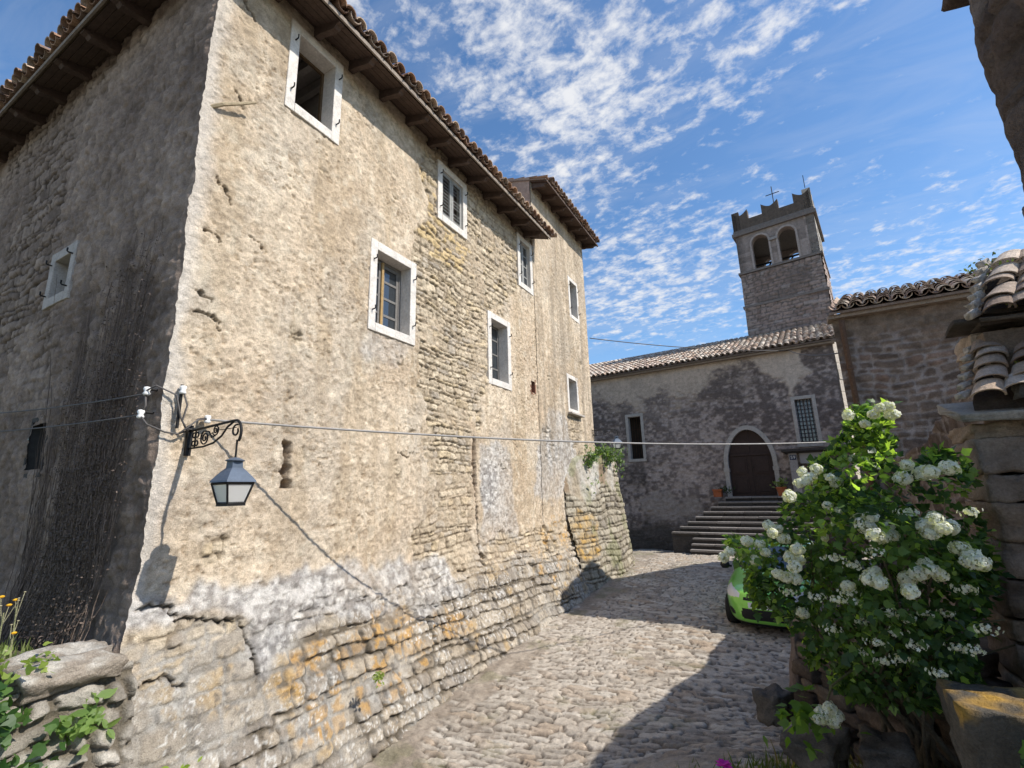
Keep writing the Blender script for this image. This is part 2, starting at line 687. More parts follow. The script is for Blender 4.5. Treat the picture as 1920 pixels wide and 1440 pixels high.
def build_street():
    ys = [1.0]
    while ys[-1] < 20.5:
        ys.append(ys[-1] + max(.0135, .0032 * ys[-1]))
    ys = np.array(ys)
    xs = np.arange(-5.2, 2.6, .0175)
    X, Y = np.meshgrid(xs, ys)
    Z = ground_z(X, Y)
    # narrow setts laid in rows across the street
    ang = .10 + .10 * fbm(X * .35, Y * .35, 2, 12)
    d, h1, h2, h3, a, b = setts(X + ang * Y, Y + ang * X, .26, .094, 11, .80)
    dirt = fbm(X * .9, Y * .9, 4, 5) + .9 * sst(-2.2, .2, X) * (1 - sst(3.6, 5.2, Y)) - .15
    edge = sst(-3.3, -3.8, X) * .8
    dirt = sst(.15, .7, dirt + edge + .25 * fbm(X * 9, Y * 9, 3, 8))
    st = sst(0.0, .12, d - .025 + .05 * fbm(X * 26, Y * 26, 3, 3)) * (1 - .8 * dirt)
    H = st * (.020 + .018 * (h1 - .4) + .042 * a * (h2 - .35) + .036 * b * (h3 - .8))
    H += .016 * fbm(X * 1.3, Y * 1.3, 3, 2) + .006 * fbm(X * 14, Y * 14, 3, 4) + dirt * (.014 + .012 * fbm(X * 5, Y * 5, 3, 6))
    base = mixc(C(.31, .265, .215), C(.44, .39, .325), h2)
    base = base * (.78 + .45 * h3)[..., None]
    base = mixc(base, C(.36, .27, .19), (h1 > .82) * .6)
    base = mixc(base, C(.50, .46, .40), (h1 < .12) * .7)
    wear = sst(-.1, .6, fbm(X * 1.1 + 3, Y * .35, 4, 35))
    base = mixc(base, C(.47, .42, .36), wear * .45)
    joint = C(.115, .09, .068)
    col = mixc(np.broadcast_to(joint, base.shape), base, np.clip(st + .06, 0, 1))
    dc = mixc(C(.25, .205, .16), C(.37, .315, .255), np.clip(.5 + .6 * fbm(X * 6, Y * 6, 4, 33), 0, 1))
    col = mixc(col, dc, dirt * .85)
    moss = sst(.25, .6, fbm(X * 2.2, Y * 2.2, 4, 71) + .7 * edge - .35)
    col = mixc(col, C(.16, .17, .07), moss * .35 * (1 - st * .6))
    P = np.stack([X, Y, Z + H], -1)
    o = grid_mesh('cobbled_street', P, col, M['cobble'])
    o['kind'] = 'structure'
    b = MB()
    b.add([(-300, -300, -3.3), (300, -300, -3.3), (300, 300, -3.3), (-300, 300, -3.3)], [(0, 1, 2, 3)])
    g = b.build('ground', M['ground'])
    g['kind'] = 'structure'
    b = MB()   # garden earth behind the parapet, left of the house
    xs2 = np.arange(-16, -4.15, .2)
    ys2 = np.arange(-4, 2.0, .2)
    X2, Y2 = np.meshgrid(xs2, ys2)
    Z2 = -1.22 + .06 * fbm(X2 * .8, Y2 * .8, 3, 4)
    c2 = mixc(C(.12, .10, .07), C(.10, .13, .05), np.clip(.5 + fbm(X2, Y2, 3, 9), 0, 1))
    g2 = grid_mesh('garden_ground', np.stack([X2, Y2, Z2], -1), c2, M['cobble'])
    g2['kind'] = 'structure'


build_street()

# ================================================================== big house
D = 4.5
YC = 2.01                     # corner of street wall and side wall
SEAM = 9.33
ENDY = 12.9
EAVE_O = .5


def batter(z, Y):
    zs = np.interp(Y, [2, 5, 9, 13], [-.55, -.75, -.55, -.2])
    zb = -2.5
    t = np.clip((zs - z) / (zs - zb), 0, 1.25)
    return .66 * t ** 1.45


def corner_n(z):
    return .014 * fbm(z * 2.3, z * 0 + .5, 3, 88) + .006 * fbm(z * 17, z * 0 + .5, 3, 89)


STONE = [(5.34, 6.2), (9.4, 6.3), (9.2, 5.0), (8.4, 4.03), (7.29, 3.37), (7.15, 1.77), (6.63, 1.08), (6.68, -.65), (7.62, -.83),
         (8.9, -.69), (11.25, -.48), (15.7, -.9), (15.7, -4), (5.36, -4), (1.5, -4), (1.5, -1.31), (2.68, -1.25), (3.42, -1.14),
         (3.96, -1.09), (5.1, -1.12), (5.25, -1.01), (5.24, -.6), (5.84, -.2), (5.83, .27), (5.45, .56), (5.56, 1.29), (5.24, 2.12),
         (5.04, 2.81), (5.2, 3.57), (5.32, 4.37)]
PATCHES = [[(2.0, -.98), (2.35, -.93), (2.95, -1.1), (2.95, -1.6), (2.0, -1.6)], [(9.4, 1.2), (9.9, 1.5), (10.1, .9), (9.6, .5)],
           [(11.1, 1.9), (11.9, 1.85), (11.9, 1.0), (11.3, .9)]]
GREY = [[(1.95, -.79), (2.28, -.73), (2.81, -.72), (3.43, -.76), (4.47, -.77), (6.1, -.91), (6.1, -1.43), (5.06, -1.37), (4.02, -1.33),
         (3.48, -1.35), (3.04, -1.51), (2.79, -1.01), (2.03, -.9)],
        [(9.93, 1.9), (10.9, 1.95), (11.3, 1.17), (11.54, .23), (10.0, -.25), (8.95, -.11), (9.02, .76)],
        [(4.27, 2.19), (5.12, 2.11), (4.79, 1.79), (4.25, 1.81)], [(6.9, .9), (8.0, .6), (8.3, -.9), (7.0, -.8)]]
ORANGE = [[(3.24, -1.62), (3.6, -1.42), (4.16, -1.45), (4.53, -1.22), (5.06, -1.37), (5.87, -1.55), (6.28, -1.8), (5.39, -2.0),
           (4.51, -2.05), (4.0, -2.25), (3.2, -2.3)],
          [(8.51, -.9), (9.87, -.42), (11.6, -.6), (11.03, -1.38), (9.74, -1.45), (9.41, -1.82), (8.45, -1.57)]]
YELLOW = [[(5.2, 5.3), (5.66, 5.22), (5.62, 4.19), (5.25, 4.0)], [(5.3, 4.4), (6.6, 4.4), (6.4, 3.6), (5.2, 3.7)]]
CRACKS = [([(2.0, -.83), (2.21, -.82), (2.3, -.94), (2.49, -.98), (2.83, -1.09), (2.89, -1.25), (2.94, -1.37), (2.94, -1.57)], .011),
          ([(2.16, 1.70), (2.27, 1.69), (2.37, 1.64), (2.4, 1.57)], .010), ([(2.15, 1.91), (2.3, 1.86)], .009),
          ([(2.17, 2.52), (2.27, 2.52), (2.32, 2.45)], .007), ([(2.61, 2.68), (2.74, 2.59)], .007),
          ([(2.2, 3.1), (2.32, 3.0), (2.36, 2.9)], .008), ([(2.24, 5.4), (2.36, 5.3), (2.4, 5.2)], .008), ([(2.3, 4.2), (2.4, 4.05)], .009),
          ([(4.9, .55), (5.1, .5), (5.2, .6)], .008), ([(2.05, -1.35), (2.2, -1.33), (2.34, -1.44)], .008),
          ([(6.72, .45), (6.74, .2), (6.82, -.24), (6.84, -.67), (6.86, -1.09), (6.9, -1.5), (6.93, -1.75)], .022)]
SLIT = [(3.16, .58), (3.26, .56), (3.25, .36), (3.28, .3), (3.25, .22), (3.3, .09), (3.18, .085), (3.21, .2), (3.17, .26), (3.21, .4)]
SLOT = [(6.73, .93), (6.80, .9), (6.80, .3), (6.82, 0.0), (6.74, .05), (6.68, .5), (6.70, .75)]


def plaster_and_stone(U, V, dead_zone_top):
    """relief height (m) and albedo of the street wall at (Y,z)"""
    wx = .16 * fbm(U * 1.3, V * 1.3, 4, 101) + .05 * fbm(U * 7, V * 7, 3, 102)
    wz = .16 * fbm(U * 1.3 + 9, V * 1.3, 4, 103) + .05 * fbm(U * 7 + 3, V * 7, 3, 104)
    A, B = U + wx, V + wz
    ms = poly_mask(A, B, STONE)
    for p in PATCHES:
        ms = np.maximum(ms, poly_mask(A, B, p))
    ms = np.clip(ms + (fbm(U * 2.3, V * 2.3, 5, 133) > .98) * 1.0, 0, 1)
    ms = blur(ms, 3)
    # weathering: inside the stone region patches of old mortar stay flush
    low = sst(-.9, -1.6, V + .15 * fbm(U, V, 3, 7))
    resid = sst(.15, .65, fbm(U * 1.6, V * 1.6, 4, 144)) * (1 - .75 * low)
    # two masonry sizes
    d1, a1, a2, a3, la, lb = rubble(U, V, .092, .175, 301, .40, .04, 2.4, .009)
    d2, b1, b2, b3, lc, ld = rubble(U, V + .04 * U, .120, .205, 302, .42, .026, 2.6, .010, .22)
    big = low > .5
    d = np.where(big, d2, d1)
    h1, h2, h3 = np.where(big, b1, a1), np.where(big, b2, a2), np.where(big, b3, a3)
    l1, l2 = np.where(big, lc, la), np.where(big, ld, lb)
    w = np.where(big, .017, .012)
    dn = d - .004 + .010 * fbm(U * 22, V * 22, 3, 5)
    st = sst(0, 1, dn / w)
    missing = (h3 > .955) & (V < -.6)
    amp = np.where(big, .034, .026)
    Hs = st * amp * (.62 + .75 * h1) + np.where(big, .034, .014) * (l1 * (h2 - .5) + l2 * (h3 - .6)) * st
    Hs = Hs - missing * .07 * st
    Hs += .014 * fbm(U * 17, V * 17, 3, 9) + np.where(big, .024, .006) * fbm(U * 4, V * 4, 3, 10)
    fl = blur(poly_mask(A, B, [(1.4, -1.0), (3.0, -1.1), (3.5, -1.35), (3.2, -1.75), (2.6, -2.1), (1.4, -2.0)]), 8) * .8
    fl = np.maximum(fl, .7 * sst(.35, .7, fbm(U * 1.1, V * 1.4, 4, 147)) * low)
    Hs = Hs * (1 - .7 * fl)
    Hs = Hs - .030 + resid * (1 - st) * .016
    # plaster
    streak = fbm(U * 5, V * .55, 4, 61)
    cloud = fbm(U * 1.1, V * 1.1, 5, 62)
    pit = sst(.60, .85, fbm(U * 22, V * 24, 3, 63)) * sst(-.2, .5, fbm(U * 1.7, V * 1.7, 3, 64))
    chip = sst(.55, .75, fbm(U * 6, V * 9, 4, 65) + .3 * fbm(U * 1.2, V * 1.2, 2, 66))
    rough = fbm(U * 13, V * 16, 4, 67)
    # faint courses telegraph through the plaster
    ghost = st * .0016 * (.5 + h1)
    flat = sst(-.2, .45, fbm(U * .9, V * .9, 4, 72))
    Hp = .010 + .008 * fbm(U * 2.2, V * 2.2, 4, 68) + (1 - .7 * flat) * (.0042 * rough + .0045 * fbm(U * 26, V * 30, 3, 69)) + .003 * fbm(U * 34, V * 34, 2, 73) + ghost - .016 * pit - .007 * chip
    H = Hp * (1 - ms) + Hs * ms
    # colours
    pl = mixc(C(.50, .385, .27), C(.66, .55, .415), np.clip(.5 + .42 * cloud, 0, 1))
    pl = mixc(pl, C(.38, .285, .18), np.clip(.06 + .5 * streak, 0, .5))
    pl = mixc(pl, C(.45, .40, .335), sst(.1, .8, fbm(U * 1.9, V * 1.1, 5, 74)) * .4)
    speck = sst(.35, .7, fbm(U * 30, V * 30, 3, 76))
    pl = mixc(pl, C(.27, .21, .145), speck * .45)
    pl = mixc(pl, C(.74, .65, .51), sst(.2, .8, fbm(U * 9, V * 7, 4, 70)) * .34)
    pl = pl * (1 + .16 * rough)[..., None]
    pl = mixc(pl, C(.36, .27, .18), chip * .35 + pit * .5)
    sc = mixc(C(.43, .345, .245), C(.60, .50, .365), h2)
    sc = mixc(sc, C(.60, .46, .26), (h1 > .85) * .35)
    sc = mixc(sc, C(.37, .33, .285), (h3 < .15) * .5)
    gb = mixc(C(.30, .25, .19), C(.45, .39, .31), b2)
    gb = mixc(gb, C(.20, .18, .16), (b3 < .25) * .55)
    sc = np.where(big[..., None], gb, sc)
    sc = sc * (.85 + .3 * np.clip(.5 + .7 * fbm(U * 9, V * 9, 4, 75), 0, 1))[..., None]
    jn = mixc(C(.27, .215, .15), C(.115, .095, .07), low)
    stc = mixc(jn, sc, np.clip(st, 0, 1))
    stc = mixc(stc, mixc(C(.36, .33, .285), C(.50, .475, .43), np.clip(.5 + .8 * fbm(U * 7, V * 7, 4, 148), 0, 1)), fl * (.85 - .45 * st))
    stc = mixc(stc, pl * .9, resid * (1 - .55 * st) * .75)
    col = mixc(pl, stc, ms)
    # grey lichen bloom
    g = np.zeros_like(U)
    for p in GREY:
        g = np.maximum(g, poly_mask(A, B + .05 * rough, p))
    g = blur(g, 10)
    gs = fbm(U * 16, V * 16, 4, 79)
    gcol = mixc(C(.25, .24, .235), C(.62, .60, .57), np.clip(.5 + .95 * gs, 0, 1))
    col = mixc(col, gcol, g * np.clip(.62 + .3 * cloud, 0, .85))
    gl = sst(.1, .6, fbm(U * 1.5, V * 1.5, 4, 80)) * low
    col = mixc(col, C(.50, .49, .46), gl * .45 * np.clip(.5 + gs, 0, 1))
    # lichen: orange and white
    om = np.zeros_like(U)
    for p in ORANGE:
        om = np.maximum(om, poly_mask(A, B, p))
    om = blur(om, 8)
    on = sst(.0, .55, fbm(U * 7, V * 7, 5, 81) + .35 * fbm(U * 24, V * 24, 3, 85)) * np.clip(st * 1.1 - .1, 0, 1)
    col = mixc(col, C(.50, .29, .09), om * on * (.35 + .5 * h1))
    om2 = sst(.45, .8, fbm(U * 3.1, V * 3.1, 5, 82)) * low * st
    col = mixc(col, C(.48, .32, .13), om2 * .5)
    wsp = sst(.50, .72, fbm(U * 46, V * 46, 2, 83)) * low * st * sst(-.3, .4, fbm(U * 3, V * 3, 3, 86))
    col = mixc(col, C(.66, .64, .60), wsp * .8)
    dsp = sst(.5, .75, fbm(U * 19, V * 19, 3, 84)) * low
    col = mixc(col, C(.13, .12, .11), dsp * .55)
    ym = np.zeros_like(U)
    for p in YELLOW:
        ym = np.maximum(ym, poly_mask(A, B, p))
    col = mixc(col, C(.58, .42, .20), blur(ym, 5) * ms * st * (h2 > .45) * .7)
    # rain-dark streaks under the eave and the far end
    dk = sst(4.2, 5.8, V + .6 * streak) * .25
    col = mixc(col, C(.34, .28, .21), dk)
    # cracks
    for pts, wd in CRACKS:
        dd, t = seg_dist(U + .026 * fbm(U * 20, V * 20, 4, 91), V + .026 * fbm(U * 20 + 4, V * 20, 4, 92), pts)
        wd = wd * (.6 + .9 * vn(U * 9, V * 9, 95))
        k = sst(wd * 1.5, wd * .5, dd)
        H = H - k * .05
        col = mixc(col, C(.10, .08, .06), k * .85)
    for pts in (SLIT, SLOT):
        k = blur(poly_mask(U + .012 * fbm(U * 20, V * 20, 3, 93), V, pts), 1)
        H = H - k * (.16 if pts is SLIT else .09)
        col = mixc(col, C(.22, .15, .10), k * .8)
    return H, col, ms, st, low


def hole_mask(U, V, rects):
    k = np.ones((U.shape[0] - 1, U.shape[1] - 1), bool)
    uc = .25 * (U[:-1, :-1] + U[1:, :-1] + U[:-1, 1:] + U[1:, 1:])
    vc = .25 * (V[:-1, :-1] + V[1:, :-1] + V[:-1, 1:] + V[1:, 1:])
    for u0, u1, v0, v1 in rects:
        k &= ~((uc > u0) & (uc < u1) & (vc > v0) & (vc < v1))
    return k


FW = .125
WIN = dict(open=(2.83, 3.62, 4.46, 5.715), room=(4.25, 5.185, 2.13, 3.45), low=(7.245, 8.12, 1.95, 3.39), shut=(5.70, 6.57, 4.53, 5.67),
           eave=(8.56, 9.29, 4.41, 5.70), far_up=(11.52, 12.26, 4.61, 5.85), far_low=(11.06, 11.83, 1.91, 2.93))
VENT = (9.02, 9.2, 2.08, 2.34)

house = thing('stone_house', 'tall plastered stone house with shuttered windows along the cobbled street', 'house', (-4.5, 2.0, -2.6))


def street_wall():
    us = np.concatenate([np.arange(0, 7.35, .0135)])
    zs = np.arange(-3.1, 6.02, .0135)
    S, V = np.meshgrid(us, zs)
    off0 = batter(V, 2.0 + 0 * S)
    shift = -.8 * off0 * np.exp(-S / .8)
    Yv = YC + S + shift
    H, col, ms, st, low = plaster_and_stone(Yv, V, 6)
    fade = sst(0, .07, S)
    cn = corner_n(V)
    X = -D + batter(V, Yv) + H * fade + cn * (1 - fade)
    Yv2 = Yv + cn * (1 - fade)
    col = mixc(col, C(.62, .58, .53), (1 - sst(.02, .16 + .08 * fbm(V * 2, V * 0, 3, 3), S)) * .6 * (V > -.9))
    rects = [(a + .06, b - .06, c + .06, d - .06) for a, b, c, d in (WIN['open'], WIN['room'], WIN['low'], WIN['shut'], WIN['eave'])]
    rects.append(VENT)
    keep = hole_mask(Yv, V, rects)
    return grid_mesh('wall', np.stack([X, Yv2, V], -1), col, M['wall'], house, keep)


street_wall()

CREEP = [(-6.37, 2.96), (-5.29, 2.4), (-4.65, 1.9), (-4.60, 1.06), (-4.61, .38), (-4.6, -.25), (-4.62, -1.1), (-6.21, -1.36), (-7.04, -.82),
         (-6.73, .25), (-6.62, .91), (-6.47, 1.84)]
SIDEWIN = (-7.66, -6.94, 2.32, 3.06)
SIDEHOLE = (-7.29, -6.88, .37, .86)


def side_wall():
    s1 = np.arange(0, 4.2, .016)
    s2 = np.arange(s1[-1] + .024, 10.5, .024)
    ss = np.concatenate([s1, s2])
    zs = np.arange(-3.1, 6.02, .017)
    S, V = np.meshgrid(ss, zs)
    off = batter(V, 2.0 + 0 * S)
    U = -4.5 - S
    d, h1, h2, h3, a, b = rubble(U, V, .125, .24, 501, .38, .06, 1.6)
    dn = d + .012 * fbm(U * 20, V * 20, 3, 5)
    st = sst(0, .022, dn)
    pm = sst(-.45, .45, fbm(U * .7, V * .7, 5, 161) + .6 * sst(3.6, 1.6, S))   # where render survives
    pm = np.maximum(pm, .92 * sst(1.1, .35, S))
    rough = fbm(U * 9, V * 9, 4, 163)
    H = (1 - pm) * (st * .026 * (.5 + .8 * h1) + .012 * a * (h2 - .5) + .014 * rough - .015) + pm * (.012 * fbm(U * 3, V * 3, 4, 164) + .016 * rough + .01 * fbm(U * 22, V * 22, 3, 171) + st * .003)
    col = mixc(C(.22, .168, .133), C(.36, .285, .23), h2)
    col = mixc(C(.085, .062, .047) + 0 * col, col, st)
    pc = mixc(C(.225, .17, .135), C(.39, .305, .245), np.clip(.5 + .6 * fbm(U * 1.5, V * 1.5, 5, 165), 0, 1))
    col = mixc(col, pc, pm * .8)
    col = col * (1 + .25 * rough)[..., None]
    streak = fbm(U * 5, V * .5, 4, 166)
    col = mixc(col, C(.11, .09, .08), np.clip(.2 + .6 * streak, 0, .6) * sst(2.5, -.5, V) * sst(4.5, 2.0, S))
    cm = blur(poly_mask(U + .18 * fbm(U * 2, V * .8, 4, 167), V + .15 * fbm(U * 2, V * 2, 3, 168), CREEP), 45)
    col = mixc(col, C(.085, .064, .053), cm * np.clip(.25 + .6 * fbm(U * 6, V * 1.2, 4, 169), 0, .55))
    H = H + cm * .02 * fbm(U * 10, V * 4, 3, 170)
    fade = sst(0, .07, S)
    cn = corner_n(V)
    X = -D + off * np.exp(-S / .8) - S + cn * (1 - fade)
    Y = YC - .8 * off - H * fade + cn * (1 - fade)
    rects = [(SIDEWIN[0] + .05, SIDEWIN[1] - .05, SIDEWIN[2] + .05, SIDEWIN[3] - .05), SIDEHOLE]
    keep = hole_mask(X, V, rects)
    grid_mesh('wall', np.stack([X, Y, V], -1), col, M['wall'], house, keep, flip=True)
    b_ = MB()   # back of the dark opening
    x0, x1, z0, z1 = SIDEHOLE
    b_.box((x0 - .03, YC + .3, z0 - .03), (x1 + .03, YC + .34, z1 + .03))
    for q in ((x0 - .06, x0 - .02), (x1 + .02, x1 + .06)):
        b_.box((q[0], YC - .0, z0 - .05), (q[1], YC + .34, z1 + .05))
    b_.box((x0 - .06, YC, z0 - .09), (x1 + .06, YC + .34, z0 - .04))
    b_.box((x0 - .06, YC, z1 + .04), (x1 + .06, YC + .34, z1 + .09))
    b_.build('wall_niche', M['dark_room'], house)
    b_ = MB()
    y0, y1, z0, z1 = VENT
    b_.box((-4.62, y0 - .03, z0 - .03), (-4.58, y1 + .03, z1 + .03))
    b_.box((-4.62, y0 - .05, z0 - .05), (-4.49, y0 - .001, z1 + .05))
    b_.box((-4.62, y1 + .001, z0 - .05), (-4.49, y1 + .05, z1 + .05))
    b_.box((-4.62, y0 - .05, z0 - .05), (-4.49, y1 + .05, z0 - .001))
    b_.build('vent_niche', surf('brick_niche', (.22, .11, .07), .9, ((40, .006),), .3, 12), house)


side_wall()


# ------------------------------------------------------------------ windows
def frame_of(o, u, n):
    o, u, n = (np.asarray(q, float) for q in (o, u, n))

    def F(a, b, c):
        return o + u * a + np.array([0, 0, 1.0]) * b + n * c
    return F


def make_window(parent, F, w, h, fw=FW, depth=.24, proud=.028, mat='frame', room='dark_room', hooks=True, sill=False, room_d=1.0):
    b = MB()
    b.box((0, 0, -depth), (fw, h, proud), F)
    b.box((w - fw, 0, -depth), (w, h, proud), F)
    b.box((fw, h - fw, -depth), (w - fw, h, proud - .003), F)
    b.box((fw, 0, -depth), (w - fw, fw, proud + .004), F)
    win = b.build('window', M[mat], parent, bevel=.008)
    if room:
        b = MB()
        g = .25
        x0, x1, z0, z1, c0, c1 = fw - g, w - fw + g, fw - g, h - fw + g, -depth - .004, -depth - room_d
        P = [F(x0, z0, c0), F(x1, z0, c0), F(x1, z1, c0), F(x0, z1, c0), F(x0, z0, c1), F(x1, z0, c1), F(x1, z1, c1), F(x0, z1, c1)]
        i0, i1, j0, j1 = fw, w - fw, fw, h - fw
        P += [F(i0, j0, c0), F(i1, j0, c0), F(i1, j1, c0), F(i0, j1, c0)]
        b.add(P, [(4, 5, 6, 7), (0, 1, 5, 4), (2, 3, 7, 6), (0, 4, 7, 3), (1, 2, 6, 5), (0, 8, 9, 1), (1, 9, 10, 2), (2, 10, 11, 3), (3, 11, 8, 0)])
        b.build('interior', M[room], win)
    if hooks:
        for a, q in ((fw * .5, h * .22), (fw * .5, h * .78), (w - fw * .5, h * .22), (w - fw * .5, h * .78)):
            b = MB()
            b.tube([F(a, q, proud), F(a, q, proud + .045), F(a, q + .012, proud + .055), F(a, q + .05, proud + .055)], .009, 6)
            b.build('shutter_hook', M['iron'], win)
    if sill:
        b = MB()
        b.box((-.04, -.05, -.05), (w + .08, -.002, .14), F)
        b.build('window_sill', M['church_frame'], win, bevel=.008)
    return win


def sash_window(win, F, x0, x1, z0, z1, c, mat, nrows, ncols, bar=.028, st=.05, gl='glass', rows_mat=None):
    """one casement leaf with glazing bars, glass behind as its own piece"""
    b = MB()
    b.box((x0, z0, c - .03), (x0 + st, z1, c), F)
    b.box((x1 - st, z0, c - .03), (x1, z1, c), F)
    b.box((x0 + st, z0, c - .03), (x1 - st, z0 + st, c - .001), F)
    b.box((x0 + st, z1 - st, c - .03), (x1 - st, z1, c - .001), F)
    for i in range(1, nrows):
        z = z0 + (z1 - z0) * i / nrows
        b.box((x0 + st, z - bar / 2, c - .025), (x1 - st, z + bar / 2, c - .004), F)
    for i in range(1, ncols):
        x = x0 + (x1 - x0) * i / ncols
        b.box((x - bar / 2, z0 + st, c - .024), (x + bar / 2, z1 - st, c - .005), F)
    s = b.build('sash', M[mat], win)
    b = MB()
    b.box((x0 + st * .5, z0 + st * .5, c - .02), (x1 - st * .5, z1 - st * .5, c - .014), F)
    b.build('pane', M[gl], s)
    return s


def hf(key):
    y0, y1, z0, z1 = WIN[key]
    return frame_of((-D, y0, z0), (0, 1, 0), (1, 0, 0)), y1 - y0, z1 - z0


# open window near the corner, room visible inside
F, w, h = hf('open')
win = make_window(house, F, w, h, room='room', room_d=1.6)
b = MB()
for k in range(4):
    b.box((-.1 + .3 * k, h - .06, -1.75), (-.02 + .3 * k, h + .08, -.3), F)
b.build('ceiling_beam', M['room'], win)
b = MB()
b.box((FW, FW, -.235), (FW + .03, h - FW, -.2), F)
b.box((w - FW - .03, FW, -.235), (w - FW, h - FW, -.2), F)
b.box((FW + .03, h - FW - .03, -.235), (w - FW - .03, h - FW, -.2), F)
b.build('sash', M['sash'], win)
# room window: one leaf ajar, one closed over a pale board imitating reflected sky
F, w, h = hf('room')
win = make_window(house, F, w, h)
b = MB()
b.box((FW, FW, -.24), (FW + .04, h - FW, -.17), F)
b.box((w - FW - .04, FW, -.24), (w - FW, h - FW, -.17), F)
b.box((FW + .04, h - FW - .04, -.24), (w - FW - .04, h - FW, -.17), F)
b.build('sash_frame', M['sash_grey'], win)
mid = FW + .25
sl_ = sash_window(win, F, FW + .04, mid, FW, h - FW - .04, -.16, 'sash_grey', 4, 1, .03, .035)
sr_ = sash_window(win, F, mid + .05, w - FW - .04, FW, h - FW - .04, -.18, 'sash_grey', 4, 1, .035, .05)
b = MB()
b.box((mid + .003, FW, -.19), (mid + .047, h - FW - .04, -.135), F)
b.build('mullion', M['sash_light'], win, bevel=.006)
b = MB()
b.box((mid + .09, FW + .03, -.215), (w - FW - .08, FW + (h - 2 * FW) * .5, -.208), F)
b.build('reflection_board', M['white_board'], win)
# lower far window
F, w, h = hf('low')
win = make_window(house, F, w, h)
m2 = w / 2
sash_window(win, F, FW, m2, FW, h - FW, -.19, 'sash_grey', 4, 1, .03, .05)
sash_window(win, F, m2, w - FW, FW, h - FW, -.192, 'sash_grey', 4, 1, .03, .05)
# window under the eave
F, w, h = hf('eave')
win = make_window(house, F, w, h)
m2 = w / 2
sash_window(win, F, FW, m2, FW, h - FW, -.05, 'grey_wood', 4, 1, .03, .045)
sash_window(win, F, m2, w - FW, FW, h - FW, -.052, 'grey_wood', 4, 1, .03, .045)


def shutter(win, F, x0, x1, z0, z1, c, missing):
    b = MB()
    st = .05
    b.box((x0, z0, c - .03), (x0 + st, z1, c), F)
    b.box((x1 - st, z0, c - .03), (x1, z1, c), F)
    for q in (z0, z1 - .07):
        b.box((x0 + st, q, c - .029), (x1 - st, q + .07, c - .001), F)
    n = 11
    for i in range(n):
        z = z0 + .08 + (z1 - z0 - .16) * i / n
        if i in missing:
            continue
        P = [F(x0 + st, z, c), F(x1 - st, z, c), F(x1 - st, z + .010, c), F(x0 + st, z + .010, c),
             F(x0 + st, z + .03, c - .03), F(x1 - st, z + .03, c - .03), F(x1 - st, z + .038, c - .03), F(x0 + st, z + .038, c - .03)]
        b.add(P, [(0, 1, 2, 3), (7, 6, 5, 4), (0, 4, 5, 1), (3, 2, 6, 7), (0, 3, 7, 4), (1, 5, 6, 2)])
    return b.build('shutter', M['grey_wood'], win)


F, w, h = hf('shut')
win = make_window(house, F, w, h)
b = MB()
b.box((FW, FW, -.14), (w - FW, h - FW, -.12), F)
b.build('dark_backing', M['dark_wood'], win)  # dark panel added so the gaps between slats read as shade
shutter(win, F, FW + .005, w / 2 - .004, FW, h - FW, -.01, set())
shutter(win, F, w / 2 + .004, w - FW - .005, FW, h - FW, -.012, {3, 7, 12})
# small side window
x0, x1, z0, z1 = SIDEWIN
F = frame_of((x0, YC, z0), (1, 0, 0), (0, -1, 0))
win = make_window(house, F, x1 - x0, z1 - z0, fw=.12, mat='church_frame', depth=.3)
sash_window(win, F, .12, x1 - x0 - .12, .12, z1 - z0 - .12, -.27, 'sash_grey', 2, 1)
F = frame_of((-10.95, YC, 2.3), (1, 0, 0), (0, -1, 0))
win = make_window(house, F, .75, .8, fw=.12, proud=.05)

# ------------------------------------------------------------------ roofs and eaves
TILE_COLS = [C(.33, .20, .13), C(.40, .27, .19), C(.28, .18, .13), C(.44, .34, .26), C(.24, .17, .135), C(.38, .30, .24)]


def tile_roof(b, o, u, s, ncols, pitch, nrows, rowlen, r, seg=6, jit=1.0, pal=TILE_COLS, rowoff=0, th=.014, skip=0.0, rs=None, kinds=(0, 1), hk=.85):
    """barrel tiles: cover tiles over channel tiles; o = eave start, u along the eave, s up the slope"""
    rs = rs or random.Random(5)
    u = np.asarray(u, float)
    s = np.asarray(s, float)
    n = np.cross(u, s)
    n /= np.linalg.norm(n)
    if n[2] < 0:
        n = -n
    Lt = rowlen * 1.22
    ang = [math.pi * k / seg for k in range(seg + 1)]
    for c in range(ncols):
        for q in range(nrows):
            for kind in kinds:
                if rs.random() < skip:
                    continue
                base = pal[rs.randrange(len(pal))] * rs.uniform(.8, 1.2)
                du = (c + (.5 if kind == 0 else 0.0)) * pitch + rs.gauss(0, .008) * jit
                ds = q * rowlen - (.05 if kind == 0 else 0) + rs.gauss(0, .010) * jit
                yaw = rs.gauss(0, .035) * jit
                V = []
                for e, (rr, lift) in enumerate(((r, .030), (r * .84, .004))):
                    for rad in (rr, rr - th):
                        for t in ang:
                            a = math.cos(t) * rad
                            hgt = math.sin(t) * rad * hk
                            if kind:
                                hgt = -hgt
                            hgt += lift + (.035 if kind == 0 else r * .78) + rs.gauss(0, .0006)
                            l = e * Lt
                            V.append(np.asarray(o, float) + u * (du + a - yaw * l) + s * (ds + l) + n * hgt)
                m = seg + 1
                Fc = []
                for k in range(seg):
                    Fc += [(k, k + 1, 2 * m + k + 1, 2 * m + k), (m + k, 3 * m + k, 3 * m + k + 1, m + k + 1),
                           (k, m + k, m + k + 1, k + 1)]
                b.add(V, Fc, base)


SL = .34
hz0 = 5.735                      # underside at the eave edge
b = MB()
SIDE_O = .40
xe, ye = -D + EAVE_O, YC - SIDE_O
# two roof planes as slabs
n1 = SEAM - .02


